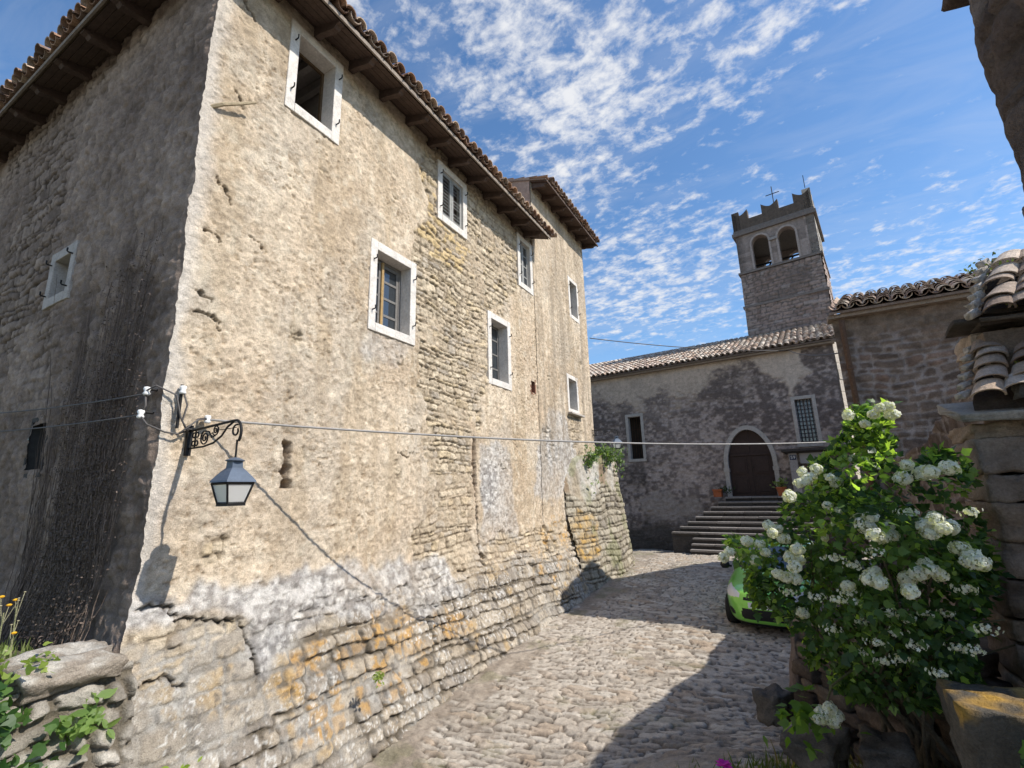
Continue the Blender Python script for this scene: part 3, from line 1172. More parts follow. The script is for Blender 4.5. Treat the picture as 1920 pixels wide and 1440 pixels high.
def slab(b, pts, th):
    P = [np.array(p, float) for p in pts]
    n = len(P)
    V = [p + np.array([0, 0, th]) for p in P] + P
    fs = [tuple(range(n)), tuple(range(n, 2 * n))[::-1]]
    for i in range(n):
        j = (i + 1) % n
        fs.append((i, n + i, n + j, j))
    b.add(V, fs, C(.22, .16, .12))


slab(b, [(xe, ye, hz0 + .03), (xe, n1, hz0 + .03), (xe - 5, n1, hz0 + .03 + 5 * SL), (xe - 5, ye + 5, hz0 + .03 + 5 * SL)], .03)
slab(b, [(xe, ye, hz0 + .03), (xe - 5, ye + 5, hz0 + .03 + 5 * SL), (-16, ye + 5, hz0 + .03 + 5 * SL), (-16, ye, hz0 + .03)], .03)
cs = 1 / math.hypot(1, SL)
rs_ = random.Random(3)
tile_roof(b, (xe + .04, ye + .05, hz0 + .05), (0, 1, 0), (-cs, 0, SL * cs), 43, .182, 3, .33, .088, 6, 1.2, rs=rs_)
tile_roof(b, (xe - .05, ye - .04, hz0 + .05), (-1, 0, 0), (0, cs, SL * cs), 64, .182, 3, .33, .088, 6, 1.2, rs=rs_)
b.build('roof', M['tile'], house, smooth=False)
b = MB()
for k in range(5):           # soffit boards along the street side
    q0, q1 = k / 5, (k + 1) / 5 - .012
    f = lambda q: (-D - .06 + (EAVE_O + .03) * q, hz0 + SL * (EAVE_O + .03) * (1 - q))
    (xa, za), (xb, zb) = f(q0), f(q1)
    b.add([(xa, ye + .1, za), (xb, ye + .02, zb), (xb, n1, zb), (xa, n1, za), (xa, ye + .1, za + .02), (xb, ye + .02, zb + .02), (xb, n1, zb + .02), (xa, n1, za + .02)],
          [(0, 3, 2, 1), (4, 5, 6, 7), (0, 1, 5, 4), (1, 2, 6, 5), (2, 3, 7, 6), (3, 0, 4, 7)])
    g = lambda q: (YC + .06 - (SIDE_O + .03) * q, hz0 + SL * (SIDE_O + .03) * (1 - q))
    (ya, za), (yb, zb) = g(q0), g(q1)
    b.add([(xe - .1, ya, za), (xe - .02, yb, zb), (-16, yb, zb), (-16, ya, za), (xe - .1, ya, za + .02), (xe - .02, yb, zb + .02), (-16, yb, zb + .02), (-16, ya, za + .02)],
          [(0, 1, 2, 3), (4, 7, 6, 5), (0, 4, 5, 1), (1, 5, 6, 2), (2, 6, 7, 3), (3, 7, 4, 0)])
b.build('soffit', M['dark_wood'], house)
b = MB()
b.box((xe - .002, ye - .02, hz0 - .015), (xe + .022, n1, hz0 + .045))
b.box((-16, ye - .022, hz0 - .015), (xe - .004, ye + .002, hz0 + .045))
b.build('eave_board', surf('weathered_board', (.24, .20, .165), .85, ((40, .004),), .35, 14), house)


def rafter_mesh(along, base, out, zw, slope, o, wd=.075):
    """carved rafter tail sticking out of the wall; along = position, base = wall coordinate"""
    prof = [(-.05, 0), (o - .02, 0), (o - .02, -.035), (o - .07, -.06), (o - .10, -.10), (o - .17, -.115), (.12, -.125), (.05, -.15), (-.05, -.15)]
    b = MB()

    def F(p, q, t):
        z = zw - slope * (p + .06) + q
        return out(p, along + t, z)
    b.prism(prof, -wd / 2, wd / 2, F)
    return b


for k in range(14):
    y = ye + .42 + .575 * k
    if y > n1 - .05:
        break
    rafter_mesh(y, -D, lambda p, t, z: np.array([-D + p, t, z]), hz0 + SL * EAVE_O + .012, SL, EAVE_O).build('rafter', M['dark_wood'], house)
for k in range(13):
    x = xe - .45 - .80 * k
    rafter_mesh(x, YC, lambda p, t, z: np.array([t, YC - p, z]), hz0 + SL * SIDE_O + .012, SL, SIDE_O, .1).build('rafter', M['dark_wood'], house)

# ================================================================== adjoining far block
far = thing('adjoining_house', 'narrower taller stained stone house adjoining the far end of the long house', 'house', (-4.5, 11.1, -2.4))


def far_wall():
    ys = np.arange(SEAM + .004, ENDY + .001, .02)
    zs = np.arange(-3.0, 7.55, .02)
    Yv, V = np.meshgrid(ys, zs)
    H, col, ms, st, low = plaster_and_stone(Yv, V, 8)
    streak = fbm(Yv * 6, V * .5, 5, 261)
    dark = np.clip(.42 + .75 * streak, 0, .9) * sst(-.2, 1.0, V)
    col = mixc(col, C(.29, .235, .175), dark * .8)
    rects = [(a + .06, b_ - .06, c + .06, d - .06) for a, b_, c, d in (WIN['far_up'], WIN['far_low'])]
    keep = hole_mask(Yv, V, rects)
    edge = sst(ENDY, ENDY - .06, Yv)
    X = -D + .012 + batter(V, Yv) + H * edge
    grid_mesh('wall', np.stack([X, Yv + corner_n(V) * (1 - edge), V], -1), col, M['wall'], far, keep)
    # gable wall above the lower roof
    xs = np.arange(-9.6, -4.49, .03)
    zs = np.arange(5.6, 9.4, .03)
    X2, Z2 = np.meshgrid(xs, zs)
    Hh = .012 * fbm(X2 * 4, Z2 * 4, 4, 5)
    c2 = mixc(C(.33, .235, .185), C(.42, .31, .25), np.clip(.5 + .6 * fbm(X2 * 2, Z2 * 2, 4, 6), 0, 1))
    top = 7.60 + (-D - X2) * .30
    Zc = np.minimum(Z2, top)
    keep2 = (Z2[:-1, :-1] < top[:-1, :-1])
    grid_mesh('wall', np.stack([X2, SEAM + .02 - Hh, Zc], -1), c2, M['wall'], far, keep2)
    b = MB()
    b.box((-12, ENDY - .05, -3), (-D - .0, ENDY - .02, 7.5), None, C(.42, .36, .28))
    b.build('wall', M['wall'], far)


far_wall()
F, w, h = hf('far_up')
win = make_window(far, F, w, h, fw=.11)
sash_window(win, F, .11, w / 2, .11, h - .11, -.15, 'sash_grey', 3, 1)
sash_window(win, F, w / 2, w - .11, .11, h - .11, -.152, 'sash_grey', 3, 1)
F, w, h = hf('far_low')
win = make_window(far, F, w, h, fw=.11, sill=True, hooks=False)
sash_window(win, F, .11, w - .11, .11, h - .11, -.2, 'sash_grey', 2, 2)
fz = 7.34
b = MB()
x2 = -D + .45
slab(b, [(x2, SEAM + .0, fz + .03), (x2, ENDY + .25, fz + .03), (x2 - 5, ENDY + .25, fz + .03 + 5 * .30), (x2 - 5, SEAM, fz + .03 + 5 * .30)], .03)
cs2 = 1 / math.hypot(1, .30)
tile_roof(b, (x2 + .04, SEAM + .12, fz + .05), (0, 1, 0), (-cs2, 0, .30 * cs2), 20, .182, 6, .33, .088, 6, 1.2, rs=rs_)
b.build('roof', M['tile'], far)
b = MB()
b.add([(-D - .05, SEAM + .03, fz + .30 * .5), (x2, SEAM + .03, fz), (x2, ENDY + .2, fz), (-D - .05, ENDY + .2, fz + .30 * .5),
       (-D - .05, SEAM + .03, fz + .30 * .5 + .02), (x2, SEAM + .03, fz + .02), (x2, ENDY + .2, fz + .02), (-D - .05, ENDY + .2, fz + .30 * .5 + .02)],
      [(0, 3, 2, 1), (4, 5, 6, 7), (0, 1, 5, 4), (1, 2, 6, 5), (2, 3, 7, 6), (3, 0, 4, 7)])
b.build('soffit', M['dark_wood'], far)
b = MB()
b.box((x2 - .002, SEAM + .02, fz - .012), (x2 + .02, ENDY + .22, fz + .045))
b.build('eave_board', M['dark_wood'], far)
for k in range(7):
    y = SEAM + .12 + .585 * k
    rafter_mesh(y, -D, lambda p, t, z: np.array([-D + p, t, z]), fz + .30 * .45 + .012, .30, .45).build('rafter', M['dark_wood'], far)

# ================================================================== end buttress with ivy
buttress = thing('stone_buttress', 'rounded battered stone buttress wall topped with ivy past the end of the house', 'retaining wall', (-4.1, 13.0, -2.1))


def build_buttress():
    path = np.array([(-4.50, 10.5), (-4.42, 11.3), (-4.25, 12.3), (-4.08, 13.0), (-4.05, 13.45), (-4.22, 13.85), (-4.7, 14.1), (-6.0, 14.3), (-9, 14.5)])
    seg = np.hypot(*np.diff(path, axis=0).T)
    cum = np.concatenate([[0], np.cumsum(seg)])
    ss = np.arange(0, cum[-1], .022)
    # smooth the plan curve
    px = np.interp(ss, cum, path[:, 0])
    py = np.interp(ss, cum, path[:, 1])
    for _ in range(60):
        px[1:-1] = .25 * px[:-2] + .5 * px[1:-1] + .25 * px[2:]
        py[1:-1] = .25 * py[:-2] + .5 * py[1:-1] + .25 * py[2:]
    tx, ty = np.gradient(px), np.gradient(py)
    ln = np.hypot(tx, ty)
    nx, ny = ty / ln, -tx / ln
    zs = np.arange(-2.9, 1.06, .022)
    S, V = np.meshgrid(ss, zs)
    top = np.interp(S, [0, .6, 1.8, 3.2, 12], [.2, .75, .92, .88, .9]) + .05 * fbm(S * 2, S * 0, 3, 7)
    Y0 = py[None, :] + 0 * V
    U = S + 40
    d, h1, h2, h3, a, b = rubble(U, V, .125, .19, 602, .40, .04, 2.0, .01)
    st = sst(0, .02, d - .003 + .010 * fbm(U * 22, V * 22, 3, 5))
    pm = blur(np.clip(poly_mask(S + .2 * fbm(S * 1.5, V * 1.5, 3, 4), V + .15 * fbm(S * 2, V * 2, 3, 5), [(-1, .0), (1.3, -.2), (2.6, .2), (3.4, 1.4), (-1, 1.4)]), 0, 1), 5)
    H = (1 - pm) * (st * .05 * (.5 + .8 * h1) + .012 * a * (h2 - .5) - .02) + pm * .015 * fbm(U * 5, V * 5, 4, 6) + .012 * fbm(U * 12, V * 12, 3, 9) + .03 * fbm(U * 1.5, V * 1.5, 3, 8)
    col = mixc(C(.30, .26, .20), C(.47, .42, .33), h2)
    col = mixc(col, C(.24, .21, .18), (h3 < .2) * .6)
    col = mixc(C(.15, .125, .09) + 0 * col, col, st)
    pc = mixc(C(.36, .30, .22), C(.50, .47, .42), np.clip(.5 + .7 * fbm(U * 3, V * 1.2, 4, 11), 0, 1))
    bs = sst(.1, .5, fbm(U * 3, V * .7, 4, 12))
    pc = mixc(pc, C(.25, .17, .105), bs * .7)
    col = mixc(col, pc, pm)
    om = blur(poly_mask(S + .2 * fbm(S * 2, V * 2, 3, 14), V + .2 * fbm(S * 2, V * 2, 3, 15), [(-.4, -.9), (.3, -.45), (1.3, -.5), (1.6, -1.0), (.6, -1.5), (-.2, -1.6)]), 6)
    col = mixc(col, C(.56, .34, .09), om * st * np.clip(.55 + .6 * fbm(U * 6, V * 6, 3, 16), 0, 1) * (.5 + .5 * h1))
    col = mixc(col, C(.20, .21, .10), sst(.2, .7, fbm(U * 2, V * 2, 4, 17) + .5 * sst(.2, .9, V)) * .5)
    rel = np.clip((top - V) / 3.0, 0, 1)
    outw = .30 * rel ** 1.6 + np.interp(S, [0, 1.5, 2.6], [.34, .10, 0]) * rel ** 1.2
    H = H + outw
    # cap: rows above the top fold back onto the terrace
    over = np.clip(V - top, 0, None)
    Zc = np.minimum(V, top + .03)
    inw = over * 3.0
    X = px[None, :] + nx[None, :] * (H - inw)
    Y = py[None, :] + ny[None, :] * (H - inw)
    grid_mesh('wall', np.stack([X, Y, Zc], -1), col, M['wall'], buttress)


build_buttress()

# ================================================================== church group
K = 1.15
P0 = ray(1400, 935) * 14.7 * K
DC = np.array([.9966, -.0826, 0])
NC = np.array([-.0826, -.9966, 0])


def FC(u, z, c):
    """church facade frame in metres: u to the right, z height, c out of the wall"""
    return np.array([P0[0], P0[1], 0]) + DC * (u * K) + NC * (c * K) + np.array([0, 0, z * K])


church = thing('church', 'church with mottled grey plaster front, pointed brown door and tiled roof', 'church', tuple(FC(-1, -2.1, 0)))
DOORC, DOORHW = .235, .635     # centre, half width of the opening


def door_arch(u):
    """height of the pointed arch opening at u"""
    t = np.clip(np.abs(u - DOORC) / DOORHW, 0, 1)
    return .62 + 1.08 * np.sqrt(np.clip(1 - t ** 1.9, 0, 1))


CW_L = (-3.69, -3.03, .89, 2.6)
CW_R = (1.58, 2.23, 1.04, 2.57)


def church_front():
    us = np.arange(-7.5, 2.895, .026)
    zs = np.arange(-2.6, 4.2, .026)
    U, V = np.meshgrid(us, zs)
    d, h1, h2, h3, a, b = rubble(U, V, .11, .22, 701, .4, .05, 2)
    st = sst(0, .03, d + .015 * fbm(U * 16, V * 16, 3, 5))
    big = fbm(U * .55, V * .55, 4, 711)
    mid = fbm(U * 2.2, V * 3.0, 5, 712)
    fine = fbm(U * 9, V * 12, 4, 713)
    # where the top render survives
    rend = sst(-.25, .30, .25 * fine + V - (3.25 + .28 * mid + .4 * big + .35 * np.sin(U * .9)))
    pale_r = blur(poly_mask(U + .12 * mid, V + .12 * fine, [(.75, 4.3), (2.0, 4.3), (1.95, 3.5), (2.2, 3.2), (1.75, 3.0), (1.7, 2.6), (1.55, 2.7), (1.55, 3.05), (1.0, 3.4)]), 2)
    rightdark = sst(1.9, 2.05, U + .1 * mid) * (1 - pale_r)
    rend = np.maximum(rend * (1 - rightdark), pale_r)
    low_l = blur(poly_mask(U + .15 * mid, V + .15 * fine, [(-3.4, -.6), (-2.9, -.1), (-2.3, -.15), (-1.9, -.6), (-1.4, -.2), (-1.2, -.8), (-2.2, -1.1), (-3.2, -1.0)]), 3)
    dark = np.clip(.60 + .5 * mid + .8 * fine + .25 * sst(1.0, 3.0, V), 0, 1)
    centre = np.exp(-(((U + 1.7) / .9) ** 2 + ((V - .9) / 1.5) ** 2))
    dark = np.clip(dark - .35 * centre - .25 * np.exp(-(((U + 2.9) / .8) ** 2 + ((V - 2.6) / .5) ** 2)), 0, 1)
    col = mixc(C(.47, .385, .34), C(.165, .132, .118), dark)
    col = mixc(col, col * .6, (1 - st) * .22)
    col = mixc(col, C(.54, .44, .355) * (1 + .12 * mid)[..., None], rend * .92)
    col = mixc(col, C(.56, .46, .38), pale_r * .7)
    col = mixc(col, C(.40, .34, .30) * (1 + .2 * fine)[..., None], low_l * .75)
    base_d = sst(-.9, -1.6, V + .3 * mid)
    col = mixc(col, C(.065, .056, .048) * (1 + .5 * fine)[..., None], base_d * .85)
    sm = np.exp(-((U + 3.36) / .35) ** 2) * sst(.9, .7, V) * sst(-.4, .3, V) * np.clip(.5 + .8 * fbm(U * 7, V * .4, 3, 714), 0, 1)
    col = mixc(col, C(.06, .053, .05), sm * .8)
    H = (1 - rend) * (.008 * st * (.5 + h1) + .016 * mid + .010 * fine) + rend * (.03 + .004 * mid)
    uc = .25 * (U[:-1, :-1] + U[1:, :-1] + U[:-1, 1:] + U[1:, 1:])
    vc = .25 * (V[:-1, :-1] + V[1:, :-1] + V[:-1, 1:] + V[1:, 1:])
    keep = hole_mask(U, V, [(x0 + .05, x1 - .05, z0 + .05, z1 - .05) for x0, x1, z0, z1 in (CW_L, CW_R)])
    keep &= ~((np.abs(uc - DOORC) < DOORHW + .03) & (vc < door_arch(uc) + .03) & (vc > -.45))
    H = H + .0
    P = np.array([P0[0], P0[1], 0]) + DC * (U * K)[..., None] + NC * (H * K)[..., None] + np.array([0, 0, 1.0]) * (V * K)[..., None]
    grid_mesh('wall', P, col, M['far_wall'], church, keep)
    # sunlit side return at the right corner
    b = MB()
    c0, c1 = FC(2.89, 0, .02), FC(3.06, 0, -1.2)
    rs = random.Random(4)
    zz = -2.5
    while zz < 4.1:
        hgt = rs.uniform(.22, .45)
        z2 = min(zz + hgt, 4.12)
        dx = rs.uniform(-.02, .02)
        q = [FC(2.86, zz, -.06), FC(2.90 + dx, zz, .012), FC(3.05 + dx, zz, -.35), FC(3.35, zz, -3.0), FC(2.86, z2 - .012, -.06), FC(2.90 + dx, z2 - .012, .012), FC(3.05 + dx, z2 - .012, -.35), FC(3.35, z2 - .012, -3.0)]
        b.add(q, [(1, 2, 6, 5), (2, 3, 7, 6), (4, 5, 6, 7), (0, 1, 5, 4), (0, 3, 2, 1)], C(.55, .48, .40) * rs.uniform(.75, 1.15))
        zz = z2
    b.build('corner_stones', M['ashlar'], church)
    b = MB()
    b.box((-7.5, -2.6, -6.0), (-7.4, 4.1, -.05), lambda p, q, r: FC(p, q, r), C(.4, .35, .3))
    b.build('wall', M['ashlar'], church)


church_front()


def church_roof():
    b = MB()
    sl = .40
    o = FC(-7.6, 4.10, .26)
    n = 58
    s = -NC + np.array([0, 0, sl])
    s /= np.linalg.norm(s)
    up = np.array([0, 0, .02])
    A = [o, o + DC * 10.62 * K, o + DC * 10.62 * K + s * 4.4 * K, o + s * 4.4 * K]
    b.add([p + up for p in A] + [p - up for p in A], [(0, 1, 2, 3), (7, 6, 5, 4), (0, 4, 5, 1), (1, 5, 6, 2), (2, 6, 7, 3), (3, 7, 4, 0)], C(.2, .15, .12))
    pal = [C(.44, .36, .30), C(.50, .43, .36), C(.36, .28, .23), C(.55, .49, .42), C(.40, .30, .23)]
    tile_roof(b, o + DC * .1 + np.array([0, 0, .02]), DC, s, n, .21, 13, .38, .098, 5, 1.0, pal, rs=random.Random(8))
    b.build('roof', M['tile'], church)
    b = MB()
    b.box((-7.6, 4.02, -.02), (2.94, 4.075, .20), FC, C(.30, .24, .19))
    b.build('cornice', M['ashlar'], church)


church_roof()


def church_openings():
    b = MB()    # pointed stone door surround
    n = 26
    fwid = .125
    ts = np.linspace(-1, 1, n)
    inner, outer = [], []
    for t in ts:
        uu = DOORC + DOORHW * math.sin(t * math.pi / 2)
        inner.append((uu, float(door_arch(np.array(uu)))))
    inner = [(DOORC - DOORHW, -.36)] + inner + [(DOORC + DOORHW, -.36)]
    for i, (uu, zz) in enumerate(inner):
        if i == 0:
            outer.append((uu - fwid, zz))
        elif i == len(inner) - 1:
            outer.append((uu + fwid, zz))
        else:
            a = np.array(inner[i - 1])
            c = np.array(inner[i + 1])
            t = c - a
            t /= np.linalg.norm(t)
            if i == 1:
                t = np.array([0.25, 1.0]) / 1.03
            if i == len(inner) - 2:
                t = np.array([.25, -1.0]) / 1.03
            nn = np.array([-t[1], t[0]])
            outer.append((uu + nn[0] * fwid, zz + nn[1] * fwid * 1.05))
    for i in range(len(inner) - 1):
        p = [inner[i], inner[i + 1], outer[i + 1], outer[i]]
        V = [FC(q[0], q[1], .045) for q in p] + [FC(q[0], q[1], -.25) for q in p]
        b.add(V, [(0, 1, 2, 3), (0, 4, 5, 1), (1, 5, 6, 2), (2, 6, 7, 3), (3, 7, 4, 0), (7, 6, 5, 4)])
    for sgn in (-1, 1):      # small impost blocks
        u0 = DOORC + sgn * (DOORHW + .065)
        b.box((u0 - .085, .40, -.1), (u0 + .085, .52, .065), FC)
    b.build('door_frame', M['church_frame'], church)
    for sgn in (-1, 1):
        b = MB()
        lo, hi = (DOORC - DOORHW - .02, DOORC - .008) if sgn < 0 else (DOORC + .008, DOORC + DOORHW + .02)
        us = np.linspace(lo, hi, 14)
        for i in range(13):
            u0, u1 = us[i], us[i + 1]
            z0, z1 = float(door_arch(np.array(u0))), float(door_arch(np.array(u1)))
            V = [FC(u0, -.36, -.12), FC(u1, -.36, -.12), FC(u1, z1 + .02, -.12), FC(u0, z0 + .02, -.12), FC(u0, -.36, -.2), FC(u1, -.36, -.2), FC(u1, z1 + .02, -.2), FC(u0, z0 + .02, -.2)]
            b.add(V, [(0, 1, 2, 3), (4, 7, 6, 5), (3, 2, 6, 7), (0, 4, 5, 1)])
        for z0, z1 in ((-.28, .22), (.32, .86)):     # raised panels
            b.box((lo + .1, z0, -.12), (hi - .1, z1, -.1), FC)
            b.box((lo + .15, z0 + .05, -.1), (hi - .15, z1 - .05, -.085), FC)
        b.box((lo, .885, -.12), (hi, .95, -.075), FC)
        leaf = b.build('door_leaf', M['door_wood'], church, bevel=.006)
        if sgn > 0:
            b = MB()
            b.tube([FC(DOORC + .05, .52, -.09), FC(DOORC + .05, .52, -.05), FC(DOORC + .09, .50, -.045)], .012, 6)
            b.build('door_handle', M['iron'], leaf)
    b = MB()
    b.box((DOORC - .02, -.36, -.13), (DOORC + .02, 1.68, -.09), FC)
    b.build('door_strip', M['door_wood'], church)
    for k, (x0, x1, z0, z1) in enumerate((CW_L, CW_R)):
        F2 = lambda a, q, c, x0=x0, z0=z0: FC(x0 + a, z0 + q, c)
        w, h = x1 - x0, z1 - z0
        win = make_window(church, F2, w, h, fw=.10, depth=.2, proud=.03, mat='church_frame', hooks=False, room_d=.6)
        b = MB()
        if k == 0:
            for q in range(4):
                a = .1 + (w - .2) * (q + 1) / 5
                b.tube([F2(a, .1, -.1), F2(a, h - .1, -.1)], .008, 5)
            for q in (.35, .7):
                b.tube([F2(.1, .1 + (h - .2) * q, -.1), F2(w - .1, .1 + (h - .2) * q, -.1)], .008, 5)
            b.build('window_bars', M['rust'], win)
        else:
            for q in range(5):
                a = .1 + (w - .2) * (q + .5) / 5
                b.tube([F2(a, .1, -.06), F2(a, h - .1, -.06)], .012, 5)
            for q in range(11):
                z = .1 + (h - .2) * (q + .5) / 11
                b.tube([F2(.1, z, -.052), F2(w - .1, z, -.052)], .010, 5)
            b.build('window_grille', M['iron'], win)
            sash_window(win, F2, .1, w / 2, .1, h - .1, -.13, 'white_board', 6, 2, .02, .03, 'blue_glass')
            sash_window(win, F2, w / 2, w - .1, .1, h - .1, -.132, 'white_board', 6, 2, .02, .03, 'blue_glass')


church_openings()

# porch canopy, pale post with number plate, board
canopy = thing('porch', 'small side porch right of the church door with dark slab roof on a pale post', 'porch', tuple(FC(1.43, -.3, .3)))
b = MB()
b.box((1.16, .90, 0), (2.75, .985, .5), FC, C(.075, .065, .06))
b.box((1.22, .86, .02), (2.70, .897, .46), FC, C(.05, .045, .042))
b.build('slab_roof', M['ashlar'], canopy, bevel=.01)
b = MB()
b.box((1.33, -.35, .2), (1.535, .858, .4), FC, C(.36, .33, .315))
b.build('post', M['ashlar'], canopy, bevel=.01)
b = MB()
b.box((1.60, .55, .3), (2.35, .85, .34), FC)
b.build('sign_board', M['white_board'], canopy, bevel=.006)
plate = tag(None or (lambda m: m)(MB().box((1.355, .66, .402), (1.515, .80, .412), FC).build('house_number_plate', M['blue_plate'], None, bevel=.003)),
            'small dark blue plate with white number 59 on the pale porch post', 'number plate')
bpy.context.view_layer.update()
cu = bpy.data.curves.new('number_text', 'FONT')
cu.body = '59'
cu.size = .145
cu.extrude = .002
cu.align_x = 'CENTER'
cu.align_y = 'CENTER'
to = bpy.data.objects.new('number_text', cu)
link(to)
dg = bpy.context.evaluated_depsgraph_get()
tm = bpy.data.meshes.new_from_object(to.evaluated_get(dg))
bpy.data.objects.remove(to)
cc = FC(1.435, .73, .416)
Mx = Matrix(((DC[0], 0, NC[0], cc[0]), (DC[1], 0, NC[1], cc[1]), (0, 1, 0, cc[2]), (0, 0, 0, 1)))
tm.transform(Mx)
tm.materials.clear()
tm.materials.append(M['white_paint'])
parent_to(link(bpy.data.objects.new('number', tm)), plate)

# steps up to the door
stairs = thing('stone_stairs', 'flight of worn grey stone steps climbing to the church door', 'stairs', tuple(FC(0, -2.0, 1.5)))


def build_stairs():
    rs = random.Random(12)
    z = -.36
    rise, tread = .135, .20
    for k in range(12):
        left = -.52 - .19 * k if k < 8 else -1.22
        if k == 0:
            c1 = .55
        else:
            c1 = .55 + tread * k
        b = MB()
        u = left
        # each step is laid from several slabs
        right = 1.75
        zt = z - rise * k
        c0 = 0.0 if k == 0 else .55 + tread * (k - 1) - .04
        while u < right - .05:
            u2 = min(right, u + rs.uniform(.5, 1.0))
            if right - u2 < .25:
                u2 = right
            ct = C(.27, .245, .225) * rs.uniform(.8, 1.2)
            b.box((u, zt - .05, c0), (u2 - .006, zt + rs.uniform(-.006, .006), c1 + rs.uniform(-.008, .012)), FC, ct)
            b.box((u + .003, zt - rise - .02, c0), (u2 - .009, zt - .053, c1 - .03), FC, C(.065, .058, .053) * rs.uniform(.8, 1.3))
            u = u2
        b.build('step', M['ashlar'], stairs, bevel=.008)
    b = MB()
    b.box((-.52 - .19 * 7 + .01, -2.05, .0), (-1.23, z - rise * 8 - .0, .55 + tread * 7 - .005), FC, C(.085, .075, .068))
    b.build('side_wall', M['far_wall'], stairs, bevel=.01)


build_stairs()

# ================================================================== bell tower
TY = 9.0
DT = np.array([math.cos(RAD(TY)), -math.sin(RAD(TY)), 0])
NT = np.array([-math.sin(RAD(TY)), -math.cos(RAD(TY)), 0])
TK = K
TO = np.array([-.36 * TK, 20.25 * TK, 0])
TW = 2.78
tower = thing('bell_tower', 'square stone bell tower with arched belfry and swallowtail battlements', 'tower', (1.2, 24.5, 0))


def FT(u, z, c):
    return TO + DT * (u * TK) + NT * (c * TK) + np.array([0, 0, z * TK])


def tower_shaft():
    for face in range(2):      # front and the sunlit right side
        us = np.arange(0, TW + .001, .035)
        zs = np.arange(4.4, 8.30, .035)
        U, V = np.meshgrid(us, zs)
        d, h1, h2, h3, a, b = rubble(U + 9 * face, V, .12, .26, 801 + face, .36, .04, 2)
        st = sst(0, .022, d + .01 * fbm(U * 15, V * 15, 3, 4))
        n1_, n2_ = fbm(U * 1.3, V * 1.3, 4, 811), fbm(U * 6, V * 8, 4, 812)
        col = mixc(C(.21, .155, .132), C(.33, .255, .22), np.clip(.5 + .5 * n1_ + .5 * n2_, 0, 1))
        q = ((U < .42) | (U > TW - .5)) * sst(.2, .5, h1)
        col = mixc(col, C(.38, .31, .275), q * .55)
        col = mixc(col, C(.085, .07, .062), sst(.1, .6, n1_ + .4 * n2_) * .5 * (V > 6.9))
        col = mixc(C(.13, .115, .105) + 0 * col, col, st)
        col = mixc(col, C(.34, .30, .28), (h3 > .93) * .6)
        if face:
            col = col * 1.5  # sunlight painted in: right side coloured brighter than the front
        H = st * .03 * (.4 + h1) + .014 * n2_
        taper = (8.3 - V) * .012
        if face == 0:
            P = TO + DT * ((U + (U / TW - .5) * 2 * taper) * TK)[..., None] + NT * ((H + taper) * TK)[..., None] + np.array([0, 0, 1.0]) * (V * TK)[..., None]
        else:
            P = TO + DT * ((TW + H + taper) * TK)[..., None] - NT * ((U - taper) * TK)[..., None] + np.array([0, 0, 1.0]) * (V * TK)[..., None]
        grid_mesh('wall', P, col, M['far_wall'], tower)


tower_shaft()
AR = [(.86, .30, 8.40, 9.50), (1.80, .30, 8.40, 9.50)]


def arch_wall(b, frame, w, z0, z1, openings, th, colf):
    cuts = [0, w]
    for uc, hw, zs, zp in openings:
        cuts += [uc + hw * math.sin(t * math.pi / 2) for t in np.linspace(-1, 1, 13)]
    cuts = sorted(set(round(c, 4) for c in cuts))

    def topz(u, op):
        uc, hw, zs, zp = op
        t = min(1, abs(u - uc) / hw)
        return zp + hw * math.sqrt(max(0, 1 - t * t))
    rs = random.Random(3)
    for i in range(len(cuts) - 1):
        u0, u1 = cuts[i], cuts[i + 1]
        um = (u0 + u1) / 2
        op = next((o for o in openings if abs(um - o[0]) < o[1]), None)
        n = max(1, int((u1 - u0) / .3))
        for k in range(n):
            a, c = u0 + (u1 - u0) * k / n, u0 + (u1 - u0) * (k + 1) / n
            if op is None:
                z = z0
                while z < z1 - .01:
                    zz = min(z1, z + rs.uniform(.16, .3))
                    V = [frame(a, z, 0), frame(c, z, 0), frame(c, zz, 0), frame(a, zz, 0), frame(a, z, -th), frame(c, z, -th), frame(c, zz, -th), frame(a, zz, -th)]
                    b.add(V, [(0, 1, 2, 3), (7, 6, 5, 4), (0, 3, 7, 4), (1, 5, 6, 2)], colf(a, z) * rs.uniform(.75, 1.2))
                    z = zz
            else:
                za, zc = topz(a, op), topz(c, op)
                V = [frame(a, za, 0), frame(c, zc, 0), frame(c, z1, 0), frame(a, z1, 0), frame(a, za, -th), frame(c, zc, -th), frame(c, z1, -th), frame(a, z1, -th)]
                cf = colf(a, z1)
                b.add(V, [(0, 1, 2, 3), (7, 6, 5, 4), (0, 4, 5, 1)], cf)


